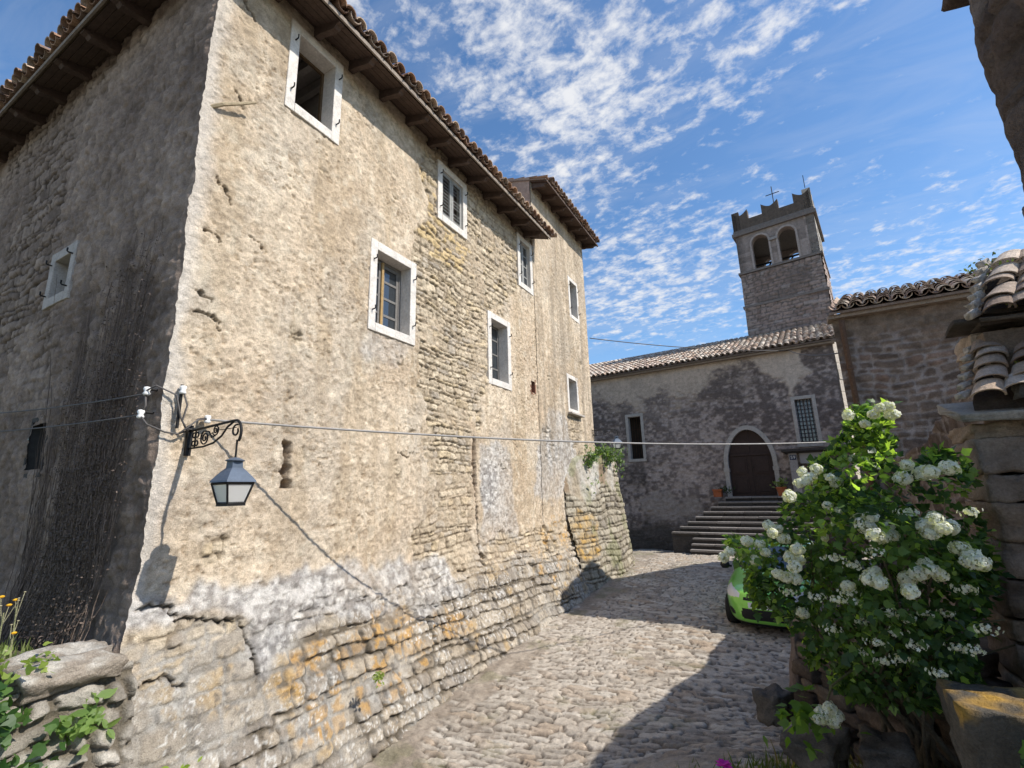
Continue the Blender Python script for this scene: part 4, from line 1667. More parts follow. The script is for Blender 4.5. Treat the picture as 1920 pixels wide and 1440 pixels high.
def tower_top():
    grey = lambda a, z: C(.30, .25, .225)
    b = MB()
    arch_wall(b, FT, TW, 8.40, 10.0, AR, .28, grey)
    back = lambda u, z, c: FT(u, z, c - TW + .28)
    arch_wall(b, back, TW, 8.40, 10.0, AR, .28, grey)
    side = lambda u, z, c: TO + DT * ((TW + c) * TK) - NT * (u * TK) + np.array([0, 0, z * TK])
    arch_wall(b, side, TW, 8.40, 10.0, AR, .28, lambda a, z: C(.5, .46, .41))  # sunlit belfry side painted paler than the other three
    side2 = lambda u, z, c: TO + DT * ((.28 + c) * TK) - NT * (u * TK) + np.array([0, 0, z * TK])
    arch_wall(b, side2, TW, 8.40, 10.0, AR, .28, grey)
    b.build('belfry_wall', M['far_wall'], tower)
    b = MB()   # flat pilaster frame round the openings, column with capital between
    for uc, hw, zs, zp in AR:
        pts = [(uc + (hw + .07) * math.cos(t), zp + (hw + .07) * math.sin(t)) for t in np.linspace(math.pi, 0, 15)]
        pts2 = [(uc + hw * math.cos(t), zp + hw * math.sin(t)) for t in np.linspace(math.pi, 0, 15)]
        pts = [(uc - hw - .07, 8.40)] + pts + [(uc + hw + .07, 8.40)]
        pts2 = [(uc - hw, 8.40)] + pts2 + [(uc + hw, 8.40)]
        for i in range(len(pts) - 1):
            q = [pts2[i], pts2[i + 1], pts[i + 1], pts[i]]
            V = [FT(p[0], p[1], .05) for p in q] + [FT(p[0], p[1], .0) for p in q]
            b.add(V, [(0, 1, 2, 3), (2, 3, 7, 6), (0, 1, 5, 4)], C(.37, .315, .285))
    b.box((1.33 - .17, 9.42, .001), (1.33 + .17, 9.52, .08), FT, C(.31, .285, .27))
    b.build('arch_moulding', M['ashlar'], tower)
    b = MB()
    for z, pr, hh in ((6.86, .07, .09), (8.31, .07, .09), (10.0, .10, .14), (10.15, .05, .10)):
        for fr in (FT,):
            b.box((-pr, z, -TW - pr), (TW + pr, z + hh, pr), fr, C(.19, .165, .15))
    b.build('string_course', M['ashlar'], tower)
    b = MB()
    b.box((.02, 4.4, -TW), (TW - .02, 8.3, -TW + .05), FT, C(.3, .27, .24))
    b.box((.0, 4.4, -TW), (.05, 8.3, -.02), FT, C(.3, .27, .24))
    b.build('wall', M['far_wall'], tower)
    # battlements: parapet wall with swallowtail merlons on all four sides
    b = MB()
    rs = random.Random(9)

    def parapet(frame, sun):
        cw = TW + .06
        gap = .52
        mw = (cw - 2 * gap) / 3
        segs = []
        for k in range(3):
            u0 = k * (mw + gap) - .03
            segs.append((u0, u0 + mw, True))
            if k < 2:
                segs.append((u0 + mw, u0 + mw + gap, False))
        for u0, u1, mer in segs:
            n = 12
            for i in range(n):
                a, c = u0 + (u1 - u0) * i / n, u0 + (u1 - u0) * (i + 1) / n

                def tz(u):
                    if not mer:
                        return 10.66
                    t = abs((u - u0) / (u1 - u0) * 2 - 1)
                    return 10.90 + .19 * t ** 1.6
                cf = (C(.42, .37, .31) if sun else C(.125, .10, .082)) * rs.uniform(.94, 1.06)  # stone painted pale on the sunlit side, dark on the shaded ones
                V = [frame(a, 10.24, .03), frame(c, 10.24, .03), frame(c, tz(c), .03), frame(a, tz(a), .03), frame(a, 10.24, -.25), frame(c, 10.24, -.25), frame(c, tz(c), -.25), frame(a, tz(a), -.25)]
                fs = [(0, 1, 2, 3), (7, 6, 5, 4), (3, 2, 6, 7)]
                if i == 0:
                    fs.append((0, 3, 7, 4))
                if i == n - 1:
                    fs.append((1, 5, 6, 2))
                b.add(V, fs, cf)
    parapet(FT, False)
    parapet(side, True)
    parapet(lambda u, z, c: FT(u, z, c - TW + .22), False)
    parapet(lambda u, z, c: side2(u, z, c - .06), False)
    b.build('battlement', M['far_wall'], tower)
    b = MB()
    apex = FT(TW / 2, 11.0, -TW / 2)
    q = [FT(.2, 10.5, -.2), FT(TW - .2, 10.5, -.2), FT(TW - .2, 10.5, -TW + .2), FT(.2, 10.5, -TW + .2)]
    b.add(q + [apex], [(0, 1, 4), (1, 2, 4), (2, 3, 4), (3, 0, 4), (3, 2, 1, 0)], C(.3, .22, .17))
    s = -NT * 1.2 + np.array([0, 0, .55])
    s /= np.linalg.norm(s)
    tile_roof(b, FT(.5, 10.53, -.25), DT, s, 9, .21, 3, .36, .095, 5, 1.0, [C(.5, .42, .35), C(.42, .33, .26)], rs=random.Random(2))
    b.build('roof', M['tile'], tower)
    b = MB()
    cc_ = FT(1.42, 11.0, -TW / 2)
    b.tube([cc_, cc_ + np.array([0, 0, 1.75])], .022, 6)
    b.tube([cc_ + np.array([0, 0, 1.35]) - DT * .3, cc_ + np.array([0, 0, 1.35]) + DT * .3], .020, 6)
    b.build('cross', M['iron'], tower)
    b = MB()
    b.tube([FT(TW - .12, 11.2, -.1), FT(TW - .12, 11.75, -.1)], .014, 5)
    b.build('lightning_rod', M['iron'], tower)
    # bell stand
    b = MB()
    for u in (.55, 1.35, 2.1):
        b.tube([FT(u, 8.42, -1.0), FT(u + .5, 8.95, -1.0)], .035, 5)
        b.tube([FT(u, 8.42, -1.5), FT(u, 9.0, -1.5)], .035, 5)
    b.tube([FT(.3, 8.95, -1.0), FT(2.5, 8.95, -1.0)], .05, 5)
    b.tube([FT(.3, 9.0, -1.5), FT(2.5, 9.0, -1.5)], .05, 5)
    b.build('bell_stand', M['iron'], tower)
    b = MB()
    b.box((.28, 8.3, -TW + .28), (TW - .28, 8.395, -.28), FT, C(.2, .18, .16))
    b.build('belfry_floor', M['ashlar'], tower)
    b = MB()
    b.box((.28, 9.93, -TW + .28), (TW - .28, 10.0, -.28), FT, C(.2, .18, .16))
    b.build('belfry_ceiling', M['ashlar'], tower)


tower_top()

# ================================================================== masonry chapel on the right
chapel = thing('masonry_building', 'brown rubble masonry building with low tiled roof behind the white-flowered bush', 'building', (2.4, 10.0, -2))


def build_chapel():
    xs = np.arange(1.18, 5.2, .022)
    zs = np.arange(-2.4, 2.93, .022)
    U, V = np.meshgrid(xs, zs)
    d, h1, h2, h3, a, b = rubble(U, V, .125, .27, 905, .42, .05, 2.2, .02)
    st = sst(.006, .026, d + .012 * fbm(U * 14, V * 14, 3, 5))
    n2_ = fbm(U * 8, V * 8, 4, 912)
    col = mixc(C(.12, .088, .070), C(.215, .165, .132), h2)
    col = mixc(col, C(.23, .15, .115), (h3 > .85) * .5)
    col = col * (1 + .3 * n2_)[..., None]
    top = sst(2.1, 2.5, V + .2 * fbm(U * 2, V * 2, 3, 913))
    mort = mixc(C(.30, .255, .23), C(.215, .16, .125), top)
    col = mixc(mort * (1 + .2 * n2_)[..., None], col, st)
    col = mixc(col, C(.22, .17, .125) * (1 + .2 * n2_)[..., None], top * .45)
    H = st * .02 * (.4 + h1) + .012 * n2_
    P = np.stack([U, 10.0 - H, V], -1)
    grid_mesh('wall', P, col, M['far_wall'], chapel)
    b = MB()
    # side walls
    b.add([(1.18, 10, -2.4), (1.7, 13.2, -2.4), (1.7, 13.2, 2.9), (1.18, 10, 2.9)], [(0, 3, 2, 1)], C(.3, .26, .22))
    b.add([(1.7, 13.2, -2.4), (5.2, 18, -2.4), (5.2, 18, 2.9), (1.7, 13.2, 2.9)], [(0, 3, 2, 1)], C(.3, .26, .22))
    b.build('wall', M['ashlar'], chapel)
    b = MB()
    b.box((1.12, 9.86, 2.86), (5.2, 10.2, 2.93), None, C(.30, .24, .19))
    b.build('cornice', M['ashlar'], chapel)
    b = MB()
    s = np.array([.20, 1, .42])
    s /= np.linalg.norm(s)
    o = np.array([1.13, 9.80, 2.94])
    up = np.array([0, 0, .02])
    A = [o, o + np.array([4.3, 0, 0]), o + np.array([4.3, 0, 0]) + s * 2.2, o + s * 2.2]
    b.add([p + up for p in A] + [p - up for p in A], [(0, 1, 2, 3), (7, 6, 5, 4), (0, 4, 5, 1), (1, 5, 6, 2), (2, 6, 7, 3), (3, 7, 4, 0)], C(.2, .15, .12))
    A2 = [o + s * 2.2, o + np.array([4.3, 0, 0]) + s * 2.2, np.array([5.6, 18.2, 2.9]), np.array([1.86, 13.3, 2.9])]
    b.add([p + up for p in A2] + [p - up for p in A2], [(0, 1, 2, 3), (7, 6, 5, 4), (0, 4, 5, 1), (1, 5, 6, 2), (2, 6, 7, 3), (3, 7, 4, 0)], C(.2, .15, .12))
    pal = [C(.36, .27, .21), C(.42, .33, .26), C(.30, .22, .18), C(.48, .40, .32)]
    tile_roof(b, o + np.array([.1, 0, .02]), (1, 0, 0), s, 20, .2, 6, .36, .095, 6, 1.0, pal, rs=random.Random(8))
    b.build('roof', M['tile'], chapel)


build_chapel()
b = MB()
b.tube([(1.30, 9.84, 2.8), (1.30, 9.9, 2.6), (1.30, 9.9, -2.0)], .045, 8)
for z in (-.8, .6, 1.9):
    b.tube([(1.30, 9.9, z), (1.30, 9.9, z + .03)], .055, 8)
tag(b.build('drain_pipe', M['rust'], None, smooth=True), 'dark vertical rain pipe at the left corner of the rubble masonry building', 'drainpipe')

# ================================================================== wall lamps
def spiral(c, r0, r1, a0, turns, P, n=26):
    return [P(c[0] + (r0 + (r1 - r0) * t) * math.cos(a0 + turns * 2 * math.pi * t), c[1] + (r0 + (r1 - r0) * t) * math.sin(a0 + turns * 2 * math.pi * t))
            for t in np.linspace(0, 1, n)]


def wall_lamp(o, dirv, arm, sc, label, lantern_drop=0.0, rotate=True):
    """o = wall plate centre; dirv = unit horizontal direction of the arm"""
    o = np.array(o, float)
    d = np.array(dirv, float)
    e = np.array([-d[1], d[0], 0])
    lamp = thing('wall_lamp', label, 'lamp', tuple(o), 'iron lanterns on scrolled brackets')

    def A(p, q, t=0.0):
        return o + d * p * sc + np.array([0, 0, q * sc]) + e * t * sc
    b = MB()
    b.box((-.02, -.19, -.025), (.025, .12, .025), lambda p, q, r: A(p, q, r))
    b.build('wall_plate', M['iron'], lamp, bevel=.004)
    b = MB()
    L_ = arm / sc
    top = [A(0, .06), A(L_ * .5, .085), A(L_ * .80, .10)]
    hook = [A(L_ * .80 + .10 * math.sin(t) + .04, -.02 + .12 * math.cos(t) - .0) for t in np.linspace(.0, 2.3, 12)]
    b.tube(top + hook, .013 * sc, 7)
    b.tube([A(0, -.12), A(L_ * .3, -.115), A(L_ * .48, -.09), A(L_ * .62, -.03), A(L_ * .70, .045), A(L_ * .80, .088)], .010 * sc, 6)
    b.build('bracket_arm', M['iron'], lamp, smooth=True)
    b = MB()
    Pp = lambda x, y: A(x, y)
    b.tube(spiral((L_ * .31, -.03), .075, .012, 2.0, 1.9, Pp), .008 * sc, 5)
    b.tube(spiral((L_ * .50, .035), .055, .010, -2.6, 1.8, Pp), .007 * sc, 5)
    b.tube([A(L_ * .31 - .03, .04), A(L_ * .38, .03), A(L_ * .44, -.035), A(L_ * .5, -.02)], .007 * sc, 5)
    b.tube(spiral((L_ * .86, .0), .06, .03, 1.2, .9, Pp), .009 * sc, 5)
    for sx, sy in ((-1, 1), (1, 1), (-1, -1), (1, -1)):
        b.tube(spiral((L_ * .13 + .028 * sx, -.03 + .042 * sy), .026, .026, 0, 1.0, Pp, 14), .008 * sc, 5)
    b.tube([A(L_ * .13, -.115), A(L_ * .13, .065)], .008 * sc, 5)
    b.tube([A(L_ * .13, -.03), A(L_ * .32, -.03), A(L_ * .5, .03), A(L_ * .86, .03)], .004 * sc, 4)
    b.build('scroll_work', M['iron'], lamp, smooth=True)
    # lantern hangs from the hook
    cx = L_ * .80 + .09
    zt = -.13 - lantern_drop
    b = MB()
    b.tube([A(cx, -.09), A(cx, zt)], .010 * sc, 6)
    b.build('hanger', M['iron'], lamp)

    def ring(half, z):
        return [A(cx + sx * half, z, sy * half) for sx, sy in ((-1, -1), (1, -1), (1, 1), (-1, 1))]
    b = MB()
    # cap disc, chimney, flared hood
    prof = [A(cx + .082 * math.cos(t), zt - .005, .082 * math.sin(t)) for t in np.linspace(0, 2 * math.pi, 17)[:-1]]
    prof2 = [A(cx + .078 * math.cos(t), zt - .014, .078 * math.sin(t)) for t in np.linspace(0, 2 * math.pi, 17)[:-1]]
    cap = [A(cx + .03 * math.cos(t), zt + .02, .03 * math.sin(t)) for t in np.linspace(0, 2 * math.pi, 17)[:-1]]
    n = 16
    b.add(prof + prof2 + cap, [(i, (i + 1) % n, 32 + (i + 1) % n, 32 + i) for i in range(n)] + [(16 + i, 16 + (i + 1) % n, (i + 1) % n, i) for i in range(n)] + [tuple(range(16, 32))[::-1], tuple(range(32, 48))])
    b.build('cap', M['lamp_roof'], lamp)
    b = MB()
    zs = [(.047, zt - .014), (.050, zt - .075), (.076, zt - .105), (.108, zt - .150), (.134, zt - .19), (.138, zt - .205), (.118, zt - .20)]
    V = []
    for h, z in zs:
        V += ring(h, z)
    Fc = []
    for i in range(len(zs) - 1):
        for k in range(4):
            k2 = (k + 1) % 4
            Fc.append((i * 4 + k, i * 4 + k2, (i + 1) * 4 + k2, (i + 1) * 4 + k))
    b.add(V, Fc)
    b.build('hood', M['lamp_roof'], lamp)
    z0, z1 = zt - .215, zt - .395
    h0, h1 = .122, .078
    b = MB()
    r0, r1 = ring(h0, z0), ring(h1, z1)
    for k in range(4):
        b.tube([r0[k], r1[k]], .011 * sc, 4)
        b.tube([r0[k], r0[(k + 1) % 4]], .012 * sc, 4)
        b.tube([r1[k], r1[(k + 1) % 4]], .014 * sc, 4)
    V = ring(h1 + .006, z1 + .008) + ring(h1 + .008, z1 - .022)
    b.add(V, [(0, 1, 5, 4), (1, 2, 6, 5), (2, 3, 7, 6), (3, 0, 4, 7), (7, 6, 5, 4), (0, 3, 2, 1)])
    b.build('lantern_frame', M['iron'], lamp)
    for k in range(4):
        k2 = (k + 1) % 4
        b = MB()
        q = [r0[k], r0[k2], r1[k2], r1[k]]
        c = sum(q) / 4
        ctr = A(cx, (z0 + z1) / 2)
        nin = (ctr - c) / np.linalg.norm(ctr - c)
        V = [p + nin * .004 for p in q] + [p + nin * .009 for p in q]
        b.add(V, [(0, 1, 2, 3), (7, 6, 5, 4), (0, 4, 5, 1), (1, 5, 6, 2), (2, 6, 7, 3), (3, 7, 4, 0)])
        b.build('pane', M['frosted'], lamp)
    return lamp


wall_lamp((-4.47, 2.24, .535), (1, 0, 0), .80, .85, 'large black iron lantern on a scrolled bracket near the house corner', .146)
_d = np.array([.78, .62, 0])
_d /= np.linalg.norm(_d)
wall_lamp((-4.50, 12.72, 1.55), tuple(_d), .82, .85, 'distant small lantern on a thin bracket at the far end wall above the ivy', .02)


# ================================================================== cables
def cable(label, p0, p1, sag, r, mat='cable', n=40, name='power_cable'):
    p0, p1 = np.array(p0, float), np.array(p1, float)
    pts = [p0 + (p1 - p0) * t - np.array([0, 0, 4 * sag * t * (1 - t)]) for t in np.linspace(0, 1, n)]
    b = MB()
    b.tube(pts, r, 5)
    return tag(b.build(name, M[mat], None, smooth=True), label, 'cable', 'overhead cables')


P_corner = np.array([-4.44, 2.34, .70])
P_church = np.array([1.22, 9.93, onY(1592, 827, 9.93)[2]])
cable('long thin grey cable strung from the house corner across the street towards the masonry building', P_corner, P_church, .13, .011, 'pale_cable', 60)
dd = ray(1478, 657)
P_ch2 = dd * (((P0 @ NC) + .06) / (dd @ NC))
cable('dark cable from the far house across open sky to under the church eave', (-4.42, 12.88, 4.36), P_ch2, .12, .014)
d3 = ray(1572, 662)
cable('thin cable along the top of the church wall to the masonry building', P_ch2 + np.array([0, -.02, 0]), d3 * (9.9 / d3[1]), .10, .012)
cable('upper of the two cables crossing the shaded side wall to the corner', (-9.5, 1.72, 1.17), (-4.62, 1.96, .90), .05, .007, 'cable')
cable('lower of the two cables crossing the shaded side wall to the corner', (-9.5, 1.70, .92), (-4.62, 1.93, .71), .04, .007, 'cable')

ins = thing('cable_bracket', 'white insulators and looped wires on a small bracket at the house corner', 'insulator', (-4.5, 2.0, .8))
b = MB()
b.tube([(-4.60, 2.06, .93), (-4.60, 1.93, .93)], .012, 6)
b.tube([(-4.60, 2.06, .73), (-4.60, 1.91, .73)], .012, 6)
b.tube([(-4.44, 2.12, .60), (-4.44, 2.12, .98)], .014, 6)
b.build('bracket', M['iron'], ins)
for p in ((-4.60, 1.93, .91), (-4.60, 1.91, .71), (-4.42, 2.12, .93), (-4.42, 2.35, .70)):
    b = MB()
    b.lathe([(.0, -.035), (.022, -.035), (.028, -.02), (.018, 0), (.028, .02), (.022, .035), (0, .04)], p, 12)
    b.build('insulator', M['porcelain'], ins, smooth=True)
b = MB()
rs = random.Random(5)
for p in ([(-4.60, 1.92, .91), (-4.5, 1.95, .95), (-4.43, 2.08, .88), (-4.41, 2.12, .70), (-4.42, 2.18, .60), (-4.44, 2.24, .60)],
          [(-4.60, 1.90, .71), (-4.52, 1.93, .62), (-4.44, 2.03, .56), (-4.43, 2.12, .55), (-4.45, 2.2, .58)],
          [(-4.42, 2.35, .70), (-4.41, 2.27, .69), (-4.41, 2.2, .62), (-4.42, 2.14, .56)],
          [(-4.42, 2.12, .93), (-4.40, 2.16, .8), (-4.41, 2.14, .66), (-4.42, 2.2, .58)], [(-4.62, 1.93, .90), (-4.56, 1.92, .78), (-4.60, 1.91, .72)]):
    b.tube(p, .008, 5)
b.build('wire', M['cable'], ins, smooth=True)
b = MB()
b.tube([(-4.52, 2.30, .70), (-4.43, 2.31, .70), (-4.41, 2.34, .70)], .010, 6)
b.build('hook', M['iron'], ins)

# broken stick of wood poking from the corner of the wall
b = MB()
b.tube([(-4.52, 2.07, 3.83), (-4.44, 2.16, 3.90), (-4.40, 2.30, 4.00), (-4.36, 2.44, 4.11)], [.022, .02, .017, .012], 6)
tag(b.build('wooden_stick', surf('bleached_wood', (.36, .29, .19), .9, ((50, .003),), .3, 20), None), 'broken bleached stick poking out of the plaster high on the house corner', 'stick')


# ================================================================== green car
def catmull(xs, ys, x):
    xs, ys = np.array(xs, float), np.array(ys, float)
    m = np.gradient(ys, xs)
    i = np.clip(np.searchsorted(xs, x) - 1, 0, len(xs) - 2)
    h = xs[i + 1] - xs[i]
    t = (x - xs[i]) / h
    return (2 * t ** 3 - 3 * t ** 2 + 1) * ys[i] + (t ** 3 - 2 * t ** 2 + t) * h * m[i] + (-2 * t ** 3 + 3 * t ** 2) * ys[i + 1] + (t ** 3 - t ** 2) * h * m[i + 1]


CX, CY, CZ, CYAW, CSC = -.50, 8.80, -2.31, RAD(-8), .86
car = thing('parked_car', 'bright green hatchback car parked nose out behind the white-flowered bush', 'car', (CX, CY + 1.9, CZ))


def carp(x, y, z):
    c, s = math.cos(CYAW), math.sin(CYAW)
    return np.stack([CX + (c * x - s * y) * CSC, CY + (s * x + c * y) * CSC, CZ + (z + 0 * x) * CSC], -1)


def build_car():
    zk = [.16, .22, .30, .42, .54, .64, .72, .80, .88, .96, 1.06, 1.2, 1.34, 1.42, 1.46, 1.475]
    yf = [.13, .05, .015, .0, .012, .05, .13, .34, .72, 1.02, 1.20, 1.43, 1.70, 1.95, 2.30, 2.7]
    yr = [3.75, 3.82, 3.86, 3.88, 3.88, 3.87, 3.86, 3.85, 3.83, 3.81, 3.78, 3.68, 3.56, 3.46, 3.3, 3.0]
    hw = [.76, .80, .825, .84, .848, .848, .845, .84, .83, .815, .78, .70, .62, .56, .44, .20]
    ex = [3.2, 3.2, 3.2, 3.2, 3.2, 3.1, 3.0, 2.9, 2.9, 3.0, 3.2, 3.4, 3.6, 3.6, 3.4, 3]
    nz, nt = 130, 200
    z = np.linspace(zk[0], zk[-1], nz)
    f, r, w, e = (catmull(zk, q, z) for q in (yf, yr, hw, ex))
    t = np.linspace(0, 2 * np.pi, nt + 1)
    # denser samples round the front corners
    T, Zz = np.meshgrid(t, z)
    ct, sn = np.cos(T), np.sin(T)
    E_ = 2 / e[:, None]
    x = w[:, None] * np.sign(ct) * np.abs(ct) ** E_
    y = (f + r)[:, None] / 2 - (r - f)[:, None] / 2 * np.sign(sn) * np.abs(sn) ** E_
    # crease and wheel-arch swell
    P = carp(x, y, Zz)
    xc = .25 * (x[:-1, :-1] + x[1:, :-1] + x[:-1, 1:] + x[1:, 1:])
    yc = .25 * (y[:-1, :-1] + y[1:, :-1] + y[:-1, 1:] + y[1:, 1:])
    zc = .25 * (Zz[:-1, :-1] + Zz[1:, :-1] + Zz[:-1, 1:] + Zz[1:, 1:])
    front = yc < 1.2
    ax = np.abs(xc)
    lab = np.zeros(xc.shape, int)
    # windscreen / side glass / rear glass
    wz = catmull(zk, hw, zc.ravel()).reshape(zc.shape)
    lab[(zc > .99) & (zc < 1.385) & (ax < wz - .07) & front] = 1
    lab[(zc > .99) & (zc < 1.385) & (ax < wz - .07) & (yc < 2.2)] = 1
    side = (ax > wz - .04) & (zc > 1.0) & (zc < 1.34) & (yc > 1.55 + (zc - 1.0) * .7) & (yc < 3.3)
    lab[side & ~((yc > 2.38) & (yc < 2.46))] = 2
    lab[(zc > 1.0) & (zc < 1.36) & (ax < wz - .1) & (yc > 3)] = 3
    # headlight: swept teardrop
    hx = (ax - .42) / .40
    hl = (hx > 0) & (zc > .575 + .05 * (1 - hx)) & (zc < .69 + .15 * np.clip(hx, 0, 1.05)) & (yc < .66)
    lab[hl] = 4
    fog = (((ax - .60) / .075) ** 2 + ((zc - .36 - .25 * (ax - .6)) / .055) ** 2 < 1) & (yc < .4)
    lab[fog] = 5
    lab[(ax < .40 - .25 * np.abs(zc - .36)) & (zc > .27) & (zc < .46) & (yc < .3)] = 5
    lab[(ax < .34) & (zc > .585) & (zc < .635) & (yc < .3)] = 5
    lab[(zc < .215)] = 6
    arch = np.zeros(xc.shape, bool)
    for wy in (.74, 3.22):
        arch |= (np.hypot(yc - wy, zc - .29) < .325) & (ax > .6)
    lab[arch] = 9
    dummy = np.zeros((nz, nt + 1, 3)) + .5
    rows = np.broadcast_to(np.array([.5, .5, .5]), P.shape)
    body = None
    for code, nm, mt in ((0, 'body', 'car_paint'), (1, 'windscreen', 'glass'), (2, 'side_window', 'glass'), (3, 'rear_window', 'glass'), (5, 'grille', 'car_black'), (6, 'bumper_lip', 'car_black')):
        k = lab == code
        if k.any():
            o = grid_mesh(nm, P, rows, M[mt], car, k)
    for sgn in (-1, 1):
        k = (lab == 4) & (np.sign(xc) == sgn)
        grid_mesh('headlight', P, rows, M['headlight'], car, k)
    b = MB()
    top = P[-1]
    b.add(np.vstack([top[:-1]]), [tuple(range(nt))])
    b.build('roof_panel', M['car_paint'], car, smooth=True)
    b = MB()
    lo = P[0][:-1]
    b.add(lo, [tuple(range(nt))[::-1]])
    b.build('underside', M['car_black'], car)
    for wy in (.74, 3.22):
        for sgn in (-1, 1):
            wc = carp(np.array(sgn * .70), np.array(wy), np.array(.29))
            axd = (carp(np.array(1.0), np.array(0.0), np.array(0.0)) - carp(np.array(0.0), np.array(0.0), np.array(0.0))) * sgn
            up_ = np.array([0, 0, CSC])
            fwd = np.array([-axd[1], axd[0], 0])

            def ringp(rad, off, n=24):
                return [wc + axd * off + fwd * rad * math.cos(q) + up_ * rad * math.sin(q) for q in np.linspace(0, 2 * math.pi, n + 1)[:-1]]

            def wheelmesh(prof):
                b = MB()
                V = []
                for rad, off in prof:
                    V += ringp(rad, off)
                Fc = []
                n = 24
                for i in range(len(prof) - 1):
                    for k in range(n):
                        Fc.append((i * n + k, i * n + (k + 1) % n, (i + 1) * n + (k + 1) % n, (i + 1) * n + k))
                b.add(V, Fc)
                return b
            wh = wheelmesh([(.20, -.10), (.27, -.10), (.29, -.07), (.29, .06), (.27, .09), (.20, .092)]).build('wheel', M['tyre'], car, smooth=True)
            wheelmesh([(.20, .085), (.18, .06), (.05, .05), (.001, .06)]).build('rim', M['rim'], wh, smooth=True)
    for sgn in (-1, 1):
        b = MB()
        c = carp(np.array(sgn * .93), np.array(1.38), np.array(1.0))
        b.lathe([(.001, -.06), (.06, -.05), (.085, 0), (.07, .05), (.001, .07)], c, 14)
        b.tube([carp(np.array(sgn * .80), np.array(1.4), np.array(.98)), c], .02, 6)
        b.build('mirror', M['car_black'], car, smooth=True)
    b = MB()
    c0 = carp(np.array(-.26), np.array(-.012), np.array(.475))
    c1 = carp(np.array(.26), np.array(-.012), np.array(.475))
    c2 = carp(np.array(.26), np.array(-.005), np.array(.57))
    c3 = carp(np.array(-.26), np.array(-.005), np.array(.57))
    b.add([c0, c1, c2, c3], [(0, 1, 2, 3)])
    b.build('number_plate', M['white_paint'], car)


build_car()


# ================================================================== stones, blocks
def block(b, c, size, seed, col, rot=0.0, round_=.25, rough=.02, n=5, frame=None, tilt=0.0, pitch=0.0):
    """one weathered stone: subdivided rounded box with noise"""
    r = np.random.default_rng(seed)
    q = np.linspace(-1, 1, n)
    V, Fc = [], []
    idx = {}

    def vid(p):
        k = tuple(np.round(p, 4))
        if k not in idx:
            idx[k] = len(V)
            V.append(p)
        return idx[k]
    for ax in range(3):
        for sg in (-1, 1):
            o1, o2 = [a for a in range(3) if a != ax]
            for i in range(n - 1):
                for j in range(n - 1):
                    qd = []
                    for di, dj in ((0, 0), (1, 0), (1, 1), (0, 1)):
                        p = np.zeros(3)
                        p[ax] = sg
                        p[o1] = q[i + di]
                        p[o2] = q[j + dj]
                        qd.append(vid(p))
                    Fc.append(qd if (sg > 0) == (ax != 1) else qd[::-1])
    V = np.array(V)
    sp = V / np.linalg.norm(V, axis=1, keepdims=True)
    L4 = (np.abs(V) ** 6).sum(1) ** (1 / 6)
    V2 = V / L4[:, None]
    V = V * (1 - round_) + V2 * round_
    h = np.array(size) / 2
    nz_ = fbm(V[:, 0] * 1.7 + seed * 3.1 + V[:, 2] * .9, V[:, 1] * 1.7 + V[:, 2] * 1.3 + seed, 4, seed % 97)
    V = V * h
    n2_ = fbm(V[:, 0] * 21 + V[:, 2] * 9 + seed, V[:, 1] * 21 + V[:, 2] * 17, 3, seed % 89)
    V = V + sp * (nz_ * rough + n2_ * min(rough * .45, .009))[:, None]
    shear = r.normal(0, .06, 2)
    V[:, 0] += V[:, 2] * shear[0]
    if pitch:
        cp_, sp_ = math.cos(pitch), math.sin(pitch)
        V = np.stack([V[:, 0], V[:, 1] * cp_ - V[:, 2] * sp_, V[:, 1] * sp_ + V[:, 2] * cp_], -1)
    c_, s_ = math.cos(rot), math.sin(rot)
    ct, st_ = math.cos(tilt), math.sin(tilt)
    V = np.stack([V[:, 0] * ct - V[:, 2] * st_, V[:, 1], V[:, 0] * st_ + V[:, 2] * ct], -1)
    V = np.stack([V[:, 0] * c_ - V[:, 1] * s_, V[:, 0] * s_ + V[:, 1] * c_, V[:, 2]], -1)
    V = V + np.array(c)
    cc = np.asarray(col)[None, :] * (1 + .22 * nz_)[:, None]
    b.add(V, Fc, np.clip(cc, .01, 1))


def stone_row(b, x0, x1, zlo, zhi, y, depth, rs, pal, wmin, wmax, rough=.012, gap=.006, n=9, frame=None, rnd=.16):
    x = x0
    while x < x1 - .03:
        w = rs.uniform(wmin, wmax)
        if x1 - (x + w) < wmin * .6:
            w = x1 - x
        col = pal[rs.randrange(len(pal))] * rs.uniform(.75, 1.25)
        c = (x + w / 2, y + rs.gauss(0, .008), (zlo + zhi) / 2)
        block(b, c, (w - gap, depth, zhi - zlo - gap), rs.randrange(9999), col, 0, rnd, rough, n)
        x += w


# ================================================================== near gateway pier with tiled caps
gate = thing('gateway_pier', 'rough stone gateway pier with slab lintel and two small tiled caps', 'gateway', (1.5, 4.25, -1.6))
PAL_B = [C(.31, .235, .18), C(.40, .31, .235), C(.25, .195, .16), C(.47, .36, .25), C(.36, .29, .24)]


